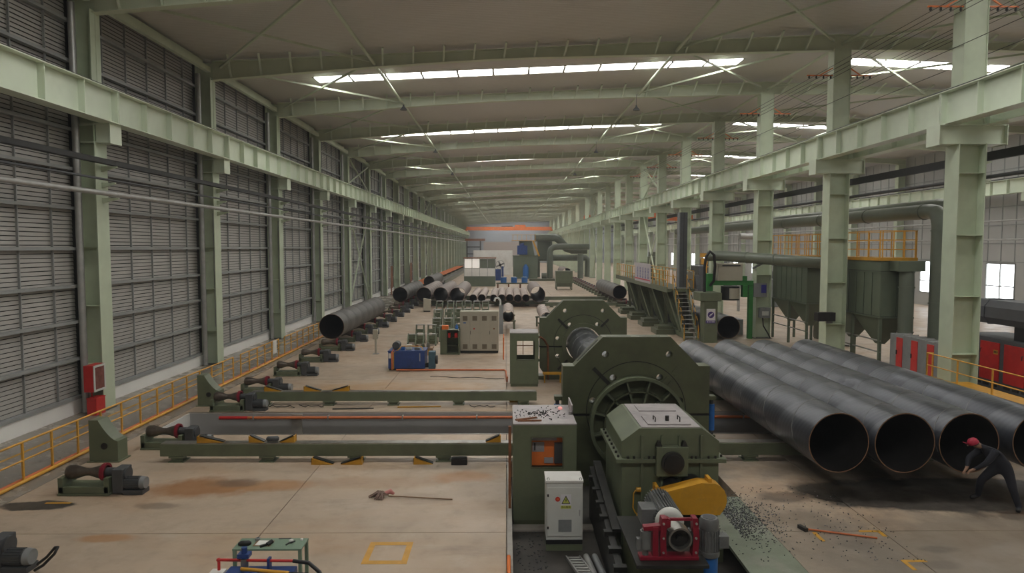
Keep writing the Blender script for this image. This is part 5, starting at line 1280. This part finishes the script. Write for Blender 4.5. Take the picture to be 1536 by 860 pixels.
tag(MB().bar((15.2, 41.0, 4.3), (14.6, 37.9, 4.68), .08, .1).build('duct_bracket', M_dgrey), 'dark diagonal bracket under the thick green duct', 'bracket')
# boxes on the middle columns
t = thing('junction_box', 'black box fixed to a middle column in front of the dust collectors', 'box', (15.1, 31.38, 2.1)); MB().box(-.42, .42, -.22, .18, 0, .42).build('case', M_black, t, bev=.01); MB().box(.1, .4, .02, .10, -.12, 0).build('mount', M_grey, t)
t = thing('junction_box', 'grey junction box with cables on a middle column beside the green carriage', 'box', (15.75, 40.42, 1.3)); MB().box(-.32, .32, -.15, .15, 0, .62).build('case', M_grey, t, bev=.01); MB().box(-.2, .2, -.17, -.15, .15, .4).build('panel', M_ltgrey, t); MB().tube([(-.1, 0, 0), (-.05, 0, -.5), (.2, -.1, -.95), (.35, -.15, -1.27)], .04, 8).build('cable', M_black, t)
t = thing('switch_box', 'grey panel with a blue sheet on a middle column beside the green carriage', 'panel', (15.55, 40.53, 2.55)); MB().box(-.45, .35, -.05, .05, 0, .85).build('case', M_grey, t); MB().box(.0, .3, -.06, -.05, .25, .75).build('blue_sheet', paint('blue_sheet', (.04, .04, .28), .5), t)
# stuff under the dust collectors
tag(MB().box(17.1, 17.9, 35.0, 35.5, 0, 1.1).box(17.08, 17.92, 34.98, 35.02, .1, 1.0).build('blue_cabinet', M_blue), 'blue steel cabinet between the two dust collectors', 'cabinet')
for i, (x, y, w_, h, m, lab) in enumerate(((18.9, 31.2, .9, .7, M_orange, 'orange-brown crate behind the hoppers of the dust collector'), (18.6, 37.2, .9, 1.0, M_ltgrey, 'pale grey box behind the hoppers of the farther dust collector'), (18.9, 40.2, .5, 1.2, M_dgreen, 'dark green box behind the farther dust collector'))):
    tag(MB().box(x, x + w_, y, y + w_, .08, h).box(x + .05, x + .15, y, y + w_, 0, .08).box(x + w_ - .15, x + w_ - .05, y, y + w_, 0, .08).build('crate', m), lab, 'crate')
# ------------------------------------------------------------------ red and grey cabinets, yellow walkway
t = thing('control_cabinets', 'row of dark grey cabinets with narrow red doors beside the ducts', 'cabinet', (16.45, 25.1, 0))
MB().box(.02, .62, 0, 3.2, .08, 1.93).build('body', M_grey, t, bev=.01); MB().box(.04, .6, .02, 3.18, 0, .08).build('plinth', M_black, t)
for i in range(3):
    a = .25 + i * 1.02
    d = MB().box(0, .02, a, a + .42, .25, 1.82).build('red_door', M_red, t); MB().box(-.03, 0, a + .36, a + .40, 1.1, 1.28).build('handle', M_black, d)
for i in range(6): MB().box(.0, .64, .2 + i * .5, .25 + i * .5, 1.93, 1.97).build('roof_rib', M_galv, t)
t = thing('red_machine', 'grey-framed machine housing with large red doors under a dark grey duct', 'machine', (18.2, 17.2, 0))
M_ind = paint('slate_grey_paint', (.085, .09, .10), .45, var=.1, scale=2)
MB().box(.03, 1.9, 0, 9.3, .05, 2.2).build('frame', M_ind, t, bev=.01)
for k in range(4):
    y = 9.3 - 2.32 * (k + 1)
    for j in range(2):
        d = MB().box(0, .03, y + .12 + j * 1.1, y + 1.1 + j * 1.1, .62, 2.05).build('red_door', M_red, t)
        MB().tube([(-.0, y + 1.02 + j * .25, 1.75), (-.06, y + 1.02 + j * .25, 1.75), (-.06, y + 1.02 + j * .25, 1.6)], .015, 6).build('handle', M_black, d)
        if j == 0 and k < 3:
            lp = MB().box(-.006, 0, y + .17, y + .40, 1.62, 1.78).build('label_plate', M_yel, d)
            for q in range(3): MB().box(-.008, -.006, y + .19 + q * .07, y + .235 + q * .07, 1.66, 1.74).build('label_mark', M_black, lp)
    for q in range(5): MB().box(0, .03, y + .2 + q * .42, y + .48 + q * .42, .40, .50).build('vent_slot', M_black, t)
    MB().box(0.0, .03, y + .3, y + 2.0, .06, .32).build('kick_recess', M_black, t)
t = thing('top_duct', 'dark slate grey octagonal duct on top of the red-doored machine', 'duct', (18.9, 17.2, 2.2))
M_ind2 = paint('slate_duct_paint', (.11, .115, .13), .4, var=.08, scale=2)
MB().prism([(-.65, .75), (-.45, .5), (.45, .5), (.65, .75), (.65, 1.15), (.45, 1.4), (-.45, 1.4), (-.65, 1.15)], 0.2, 8.95).build('duct_body', M_ind2, t, bev=.01)
for y in (2.3, 6.0): MB().box(-.4, .4, y - .8, y + .8, 0, .5).build('neck', M_black, t)
for i in range(3): MB().prism([(-.68, .74), (-.47, .47), (.47, .47), (.68, .74), (.68, 1.16), (.47, 1.43), (-.47, 1.43), (-.68, 1.16)], 2.0 + i * 3, 2.06 + i * 3).build('joint_flange', M_ind2, t)
for z in (.75, 1.0, 1.2): MB().cyl((-.3, 9.0, z), (-.3, 9.12, z), .05, 8).build('end_bolt', M_black, t)
t = thing('yellow_walkway', 'yellow raised walkway with a low tube railing in front of the red-doored machine', 'walkway', (15.0, 17.0, 0))
MB().box(-.05, .2, 0, 6.5, .92, 1.0).box(.2, .8, 0, 5.45, .92, 1.0).build('deck', M_yel, t)
for y in (.1, 2.2, 4.3, 6.4): MB().box(-.03, .05, y - .04, y + .04, 0, .92).build('leg', M_yel, t)
for y in (.1, 2.7, 5.3): MB().box(.7, .78, y - .04, y + .04, 0, .92).build('leg', M_yel, t)
MB().box(-.06, -.05, 0, 6.5, .86, 1.06).build('kick_plate', M_yel, t)
for i in range(5): MB().box(-.02, .02, .05 + i * 1.6 - .02, .05 + i * 1.6 + .02, 1.0, 1.84).build('post', M_rail, t)
for z in (1.42, 1.84): MB().cyl((0, 0, z), (0, 6.48, z), .02, 8).build('rail', M_rail, t)
for x in (0, .2): MB().box(x - .02, x + .02, 6.44, 6.48, 1.0, 1.84).build('end_post', M_rail, t)
MB().cyl((0, 6.46, 1.84), (.22, 6.46, 1.84), .02, 8).build('end_rail', M_rail, t)
# ------------------------------------------------------------------ second aisle backdrop
for i, (x, y, w_, d, h, m, lab) in enumerate(((24.0, 62.0, 5.0, 3.0, 2.6, M_grey, 'grey machine housing in the second aisle'), (22.5, 78.0, 4.0, 4.0, 3.4, M_dgrey, 'dark machine block in the second aisle'), (27.0, 90.0, 5.0, 5.0, 3.2, M_grey, 'tall grey housing far back in the second aisle'), (20.5, 98.0, 3.0, 3.0, 4.2, M_dgreen, 'dark green tower machine in the second aisle'))):
    t = thing('aisle_machine', lab, 'machine', (x, y, 0)); MB().box(0, w_, 0, d, 0, h).build('housing', m, t, bev=.05); MB().box(.4, w_ - .4, -.03, 0, .5, h - .5).build('front_panel', M_ltgrey if i == 2 else m, t); MB().box(w_ * .3, w_ * .6, .4, d - .4, h, h + .7).build('top_box', m, t); MB().cyl((w_ * .8, d / 2, h), (w_ * .8, d / 2, h + 1.1), .25, 12).build('stack', M_galv, t)
t = thing('lifting_frame', 'orange lifting frame with a grab in the second aisle beyond the gangway', 'frame', (19.8, 66.0, 0))
for x in (0, 1.0): MB().box(x - .08, x + .08, -.1, .1, 0, 4.6).build('upright', M_rail, t)
MB().box(-.6, 1.1, -.15, .15, 4.6, 5.0).build('head_beam', M_rail, t); MB().box(-.5, .1, -.2, .2, 3.9, 4.5).build('grab', M_rail, t)
for z in (1.2, 2.4, 3.6): MB().box(0, 1.0, -.05, .05, z, z + .1).build('crossbar', M_rail, t)
t = thing('foil_pipe', 'shiny foil-wrapped pipe bend above the thick green duct', 'pipe', (20.3, 58, 0)); MB().tube([(0, 0, 6.55), (1.8, 0, 6.55), (2.3, 0, 6.4), (2.5, 0, 5.9), (2.5, 0, 0)], .28, 14).build('tube', M_galv, t); MB().box(-.1, .1, -.1, .1, 0, 6.3).build('support', M_galv, t)
# long pale wall pipes of the second aisle
for z, x in ((7.7, 39.6), (6.2, 39.6)): tag(MB().cyl((x, YC(1), z), (x, YC(16), z), .08, 8).build('aisle_wall_pipe', M_galv), 'thin pipe along the pale wall of the second aisle', 'pipe', 'pipes along the pale wall')

# ------------------------------------------------------------------ far end of the main aisle
t = thing('control_booth', 'green and white control booth with a lit window band in front of the white partition', 'booth', (-6.05, 95, 0))
MB().box(0, 4.45, 0, 3, 0, 1.45).build('base', M_filter, t)
for i in range(4): MB().box(.04 + i * 1.11, 1.10 + i * 1.11, -.03, 0, 1.47, 2.60).build('white_panel', M_white, t)
for i in range(5): MB().box(i * 1.1 - .0, i * 1.1 + .06, 0, .06, 1.45, 4.0).build('mullion', M_grey, t)
MB().box(0, .06, 2.94, 3, 1.45, 4.0).box(4.39, 4.45, 2.94, 3, 1.45, 4.0).box(0, 4.45, 0, .06, 1.45, 1.5).box(0, 4.45, .02, 3, 2.55, 2.65).box(0.06, 4.39, .03, .06, 1.5, 2.6).build('frame', M_grey, t)
for i in range(4): MB().box(.08 + i * 1.1, 1.1 + i * 1.1, .03, .04, 2.66, 3.92).build('pane', emit('lit_booth_window', (1, .9, .78), .3) if i < 2 else M_duct, t)
MB().box(-.1, 4.55, -.1, 3.1, 4.0, 4.12).build('roof', M_rust, t)
wp = MB().box(-6.6, 1.2, 133, 133.3, 0, 5.0).box(-6.6, 1.2, 132.98, 133, .1, 4.9).build('white_partition', M_white); tag(wp, 'large white partition board standing behind the control booth', 'partition')
tag(MB().box(-6.5, 6, 190, 190.4, 0, 7.1).build('pale_screen_wall', paint('pale_brown_screen', (.42, .36, .33), .7, var=.05)), 'pale brown screen wall far behind the white partition', 'screen')
t = thing('pedestal_fan', 'round pedestal fan in front of the white partition', 'fan', (-1.15, 122, 0)); MB().hoop((0, -.12, 2.35), (0, .12, 2.35), .85, .78, 24).build('cage', M_grey, t); MB().cyl((0, -.1, 2.35), (0, .2, 2.35), .25, 12).build('hub', M_black, t)
for k in range(4): MB().cbox((math.cos(k * PI / 2 + .4) * .45, 0, 2.35 + math.sin(k * PI / 2 + .4) * .45), (.6, .04, .28), (.4, -(k * PI / 2 + .4), 0)).build('blade', M_grey, t)
MB().cyl((0, .1, 0), (0, .1, 1.55), .06, 8).build('stand', M_grey, t); MB().cyl((0, .1, 0), (0, .1, .08), .4, 16).build('foot', M_dgrey, t)
tag(MB().box(-2.0, -.9, 112, 113, .0, 1.9).cyl((-.65, 112.5, 0), (-.65, 112.5, 2.4), .18, 10).build('blue_pump_cabinet', M_blue), 'dark blue cabinet beside the pedestal fan', 'cabinet')
t = thing('blasting_machine', 'dark green far blasting machine with a blue motor and blue cylinder on its front', 'machine', (1.2, 118, 0))
MB().box(0, 4.3, 0, 5, 0, 4.0).build('chamber', M_filter, t); MB().box(-.1, 4.4, -.1, 5.1, 4.0, 4.15).build('cornice', M_dgreen, t)
MB().prism([(1.1, 4.15), (3.8, 4.15), (3.3, 6.7), (1.1, 6.7)], .5, 4).build('tower', M_filter, t); MB().box(.7, 2.5, -.1, .5, 4.3, 5.9).build('motor_box', M_blue, t); MB().cyl((1.2, .2, 5.9), (1.9, .2, 6.1), .3, 12).build('motor', M_blue, t)
MB().lathe([(0, .4), (.3, .5), (1.9, .5), (2.5, .15)], (2.2, -.55, .1), (0, 0, 1), 16).build('cylinder', M_blue2, t)
for i in range(6): MB().box(-.1 + i * .8, -.04 + i * .8, -.06, 0, 6.8, 7.8).build('rail_post', M_rail, t)
MB().box(-.3, 4.0, -.1, 4.2, 6.7, 6.8).box(-.3, 4.0, -.06, 0, 7.75, 7.8).build('walkway', M_rail, t); MB().bar((3.5, -.1, 6.7), (4.6, -.1, 4.0), .12, .3).build('stair', M_yel, t)
for (pts, r, lab) in (([(7.9, 121, .05), (7.9, 121, 4.6), (8.05, 121, 5.2), (8.6, 121, 5.6), (9.3, 121, 5.7), (15.0, 121, 5.7)], .55, 'far green duct that rises and bends level beside the blasting machine'),
                      ([(5.2, 124.42, 7.4), (6.6, 124.42, 7.4), (9.0, 124.42, 7.4), (9.7, 124.42, 7.1), (11.2, 124.42, 5.4), (12.2, 124.42, 5.1), (15.0, 124.42, 5.1)], .75, 'far thick green duct sloping down to the level ducts'),
                      ([(8.8, 126, 3.6), (15.0, 126, 3.6), (15.4, 126, 3.2), (15.4, 126, .05)], .6, 'low far green duct in front of the middle columns'),
                      ([(13.2, 119, .05), (13.2, 119, 4.4)], .5, 'far green upright duct with a square foot'), ([(6.3, 119.5, .5), (6.9, 119.5, .5), (7.2, 119.5, .5)], .5, 'short far duct at the side of the blasting machine')):
    dt = duct('far_duct', pts, r, lab, n=14)
    if pts[0][2] > 7: MB().box(.6, .9, -.15, .15, -7.4, -.7).build('support', M_duct, dt); MB().box(3.0, 3.3, -.15, .15, -7.4, -.7).build('support', M_duct, dt)
t = thing('filter_housing', 'tall grey-green housing between the far ducts', 'housing', (6.3, 125.2, 0)); MB().box(-.5, 2.2, 0, 2, 3.0, 7.3).build('body', M_duct, t, bev=.3); MB().box(-.3, 0, .2, .6, 0, 3).box(1.7, 2.0, .2, .6, 0, 3).build('legs', M_duct, t)
t = thing('hopper_box', 'green square bin on legs standing alone on the far floor', 'bin', (6.5, 87.4, 0)); MB().box(0, 2.2, 0, 2.0, .85, 2.45).build('bin', M_mgreen, t, bev=.03); MB().box(.1, 2.1, .1, 1.9, .4, .85).build('lower_part', M_dgreen, t)
for x in (.05, 2.03): MB().box(x, x + .12, 0, .12, 0, .85).build('leg', M_mgreen, t); MB().box(x, x + .12, 1.85, 1.97, 0, .85).build('leg', M_mgreen, t)
for i in range(3):
    t = thing('blue_drum', 'small blue drum on the far machine bed behind the thin pipes', 'drum', (-.4 + i * 1.45, 92, .7), 0, 'blue drums on the far bed'); MB().cyl((0, 0, 0), (0, 0, .75), .42, 14).build('shell', M_blue2, t); MB().cyl((0, 0, .75), (0, 0, .8), .3, 14).build('lid', M_ltgrey, t)
t = thing('machine_bed', 'low dark machine bed behind the thin pale pipes', 'machine bed', (-1.4, 91.4, 0)); MB().box(0, 5.0, 0, 1.3, .55, .70).build('top', M_dgreen, t)
for x in (.1, 1.6, 3.2, 4.7): MB().box(x, x + .2, .1, 1.2, 0, .55).build('leg', M_rust, t)
tag(MB().box(3.8, 9.4, 110, 112, 0, .35).box(4.0, 9.2, 109.9, 110, .05, .3).build('far_track_bed', M_dgreen), 'low dark track bed before the far blasting machine', 'bed')
# orange walkway and parallel track on the far left
t = thing('orange_walkway', 'orange walkway strip far along the louvred wall', 'walkway', (-12.3, 88, 0)); MB().box(-.9, .9, 0, 90, .55, .62).build('deck', M_orange, t); 
for i in range(10): MB().box(-.8, .8, i * 10 - .1 if i else 0, i * 10 + .1, 0, .55).build('support', M_dgreen, t)
t = thing('roller_track', 'dark track with pale sleepers beside the orange walkway', 'track', (-9.9, 100, 0)); MB().box(-.7, -.5, 0, 70, 0, .6).box(.5, .7, 0, 70, 0, .6).build('side_beam', M_dgreen, t)
for i in range(28): MB().box(-.5, .5, i * 2.5, i * 2.5 + .5, .3, .55).build('sleeper', M_galv, t)
t = thing('steel_tower', 'dark red-topped open tower by the wall beside the white partition', 'tower', (-9.0, 150, 0)); MB().box(0, .3, 0, .3, 0, 7).box(3, 3.3, 0, .3, 0, 7).box(0, 3.3, 0, .3, 5.5, 5.8).box(0, 3.3, 0, .3, 4.0, 4.2).build('frame', M_dgrey, t); MB().box(-.3, 4.2, -.1, .5, 7, 7.5).build('top', M_rust, t)
for i, (y, lab) in enumerate(((78.0, 'brown door panel on a wall column above the far pipes'), (94.0, 'brown panel on a wall column by the orange walkway'))):
    tag(MB().box(-13.55, -13.5, y, y + 1.3, .8, 3.4).box(-13.6, -13.55, y + .3, y + 1.0, .0, 3.2).build('brown_panel', M_rust), lab, 'panel')

# ------------------------------------------------------------------ worker bending at a pipe end
def worker():
    t = thing('person', 'person in dark work clothes and a red cap bending down at the open pipe end', 'person', (10.7, 14.05, 0))
    P_ = {'pelvis': (0, 0, 0.86, 0.162), 'belly': (-0.06, 0.05, 0.99, 0.163), 'chest': (-0.16, 0.14, 1.14, 0.177), 'neck': (-0.3, 0.22, 1.24, 0.06), 'head0': (-0.37, 0.25, 1.27, 0.075), 'head1': (-0.46, 0.28, 1.29, 0.085),
          'hipR': (0.07, -0.09, 0.82, 0.118), 'kneeR': (0.06, -0.25, 0.45, 0.085), 'ankR': (0.15, -0.33, 0.09, 0.06), 'toeR': (0.05, -0.42, 0.04, 0.046),
          'hipL': (-0.08, 0.09, 0.82, 0.118), 'kneeL': (-0.3, 0.22, 0.48, 0.085), 'ankL': (-0.24, 0.36, 0.09, 0.06), 'toeL': (-0.4, 0.4, 0.04, 0.046),
          'shR': (-0.18, -0.03, 1.2, 0.09), 'elR': (-0.36, -0.04, 0.96, 0.068), 'wrR': (-0.52, 0.1, 0.78, 0.036), 'shL': (-0.22, 0.32, 1.16, 0.09), 'elL': (-0.46, 0.38, 0.95, 0.068), 'wrL': (-0.58, 0.26, 0.77, 0.036)}
    E_ = [('pelvis', 'belly'), ('belly', 'chest'), ('chest', 'neck'), ('neck', 'head0'), ('head0', 'head1'), ('pelvis', 'hipR'), ('hipR', 'kneeR'), ('kneeR', 'ankR'), ('ankR', 'toeR'), ('pelvis', 'hipL'), ('hipL', 'kneeL'), ('kneeL', 'ankL'), ('ankL', 'toeL'),
          ('chest', 'shR'), ('shR', 'elR'), ('elR', 'wrR'), ('chest', 'shL'), ('shL', 'elL'), ('elL', 'wrL')]
    K = list(P_); idx = {k: i for i, k in enumerate(K)}
    vs = [Vector(P_[k][:3]) for k in K]; es = [(idx[a], idx[b]) for a, b in E_]; rad = [P_[k][3] for k in K]
    for w, sd in (('wrR', 1), ('wrL', -1)):
        wp = Vector(P_[w][:3]); pal = wp + Vector((-.06, .05 * sd, -.05)); vs.append(pal); rad.append(.03); pi = len(vs) - 1; es.append((idx[w], pi))
        for f, (ox, oy, oz) in enumerate(((-.03, .03, -.03), (-.045, .012, -.035), (-.048, -.006, -.036), (-.04, -.022, -.03), (.0, .045, .0))):
            m_ = pal + Vector((ox, oy, oz)); e_ = m_ + Vector((ox * .6 + .01, oy * .5, oz * 1.0 - .012)); vs += [m_, e_]; rad += [.0095, .008]; es += [(pi, len(vs) - 2), (len(vs) - 2, len(vs) - 1)]
    me = bpy.data.meshes.new('body'); me.from_pydata(vs, es, [])
    o = bpy.data.objects.new('body', me); C.objects.link(o); o.parent = t
    o.modifiers.new('skin', 'SKIN')
    if not me.skin_vertices: bpy.context.view_layer.update()
    sk = me.skin_vertices[0].data if me.skin_vertices else None
    if sk:
        for i, r in enumerate(rad): sk[i].radius = (r, r)
        sk[0].use_root = True
    s = o.modifiers.new('sub', 'SUBSURF'); s.levels = 2; s.render_levels = 2
    M_cl = paint('navy_work_clothes', (.011, .012, .020), .8, var=.2, scale=6); M_skin = paint('skin', (.30, .17, .11), .55, var=.06)
    bpy.context.view_layer.update()
    m2 = bpy.data.meshes.new_from_object(o.evaluated_get(bpy.context.evaluated_depsgraph_get())); o.modifiers.clear(); o.data = m2
    m2.materials.clear(); m2.materials.append(M_cl); m2.materials.append(M_skin); m2.materials.append(M_black)
    for p in m2.polygons:
        c = p.center; p.use_smooth = True
        if c.x < -.34 and c.z > 1.17: p.material_index = 1
        elif c.x < -.53 and c.z < .80: p.material_index = 1
        elif c.z < .10: p.material_index = 2
    h = Vector((-.44, .275, 1.30)); R = Matrix.Rotation(.5, 3, 'Y')
    cap = MB(); prof = [(-.01, .112), (.02, .112), (.06, .10), (.095, .07), (.115, .02)]
    cap.lathe(prof, h + Vector((-.01, 0, .01)), (-.45, .1, .9), 20); cp_ = cap.build('cap', paint('red_cap', (.42, .015, .05), .6, var=.1), t)
    MB().cbox(h + Vector((-.12, .03, -.02)), (.11, .15, .012), (0, .5, .2)).build('brim', MATS['red_cap'], cp_)
    MB().lathe([(0, .015), (.02, .014), (.035, .006)], h + Vector((-.10, .02, -.05)), (-1, .1, -.3), 8).build('nose', M_skin, t)
    for sy in (-1, 1):
        MB().lathe([(-.004, .010), (.004, .010)], h + Vector((-.095, .02 + sy * .035, -.022)), (-1, .1, -.2), 8).build('eye', M_black, t); MB().lathe([(-.01, .012), (0, .024), (.01, .018)], h + Vector((.02, sy * .088, -.02)), (0, sy, 0), 10).build('ear', M_skin, t)
    MB().lathe([(-.02, .1), (.03, .095)], h + Vector((.0, 0, -.005)), (-.45, .1, .9), 16).build('hair', M_black, t)
    MB().cbox((.02, -.1, .93), (.16, .03, .05), (0, .6, .2)).build('shirt_hem', M_ltgrey, t)
worker()
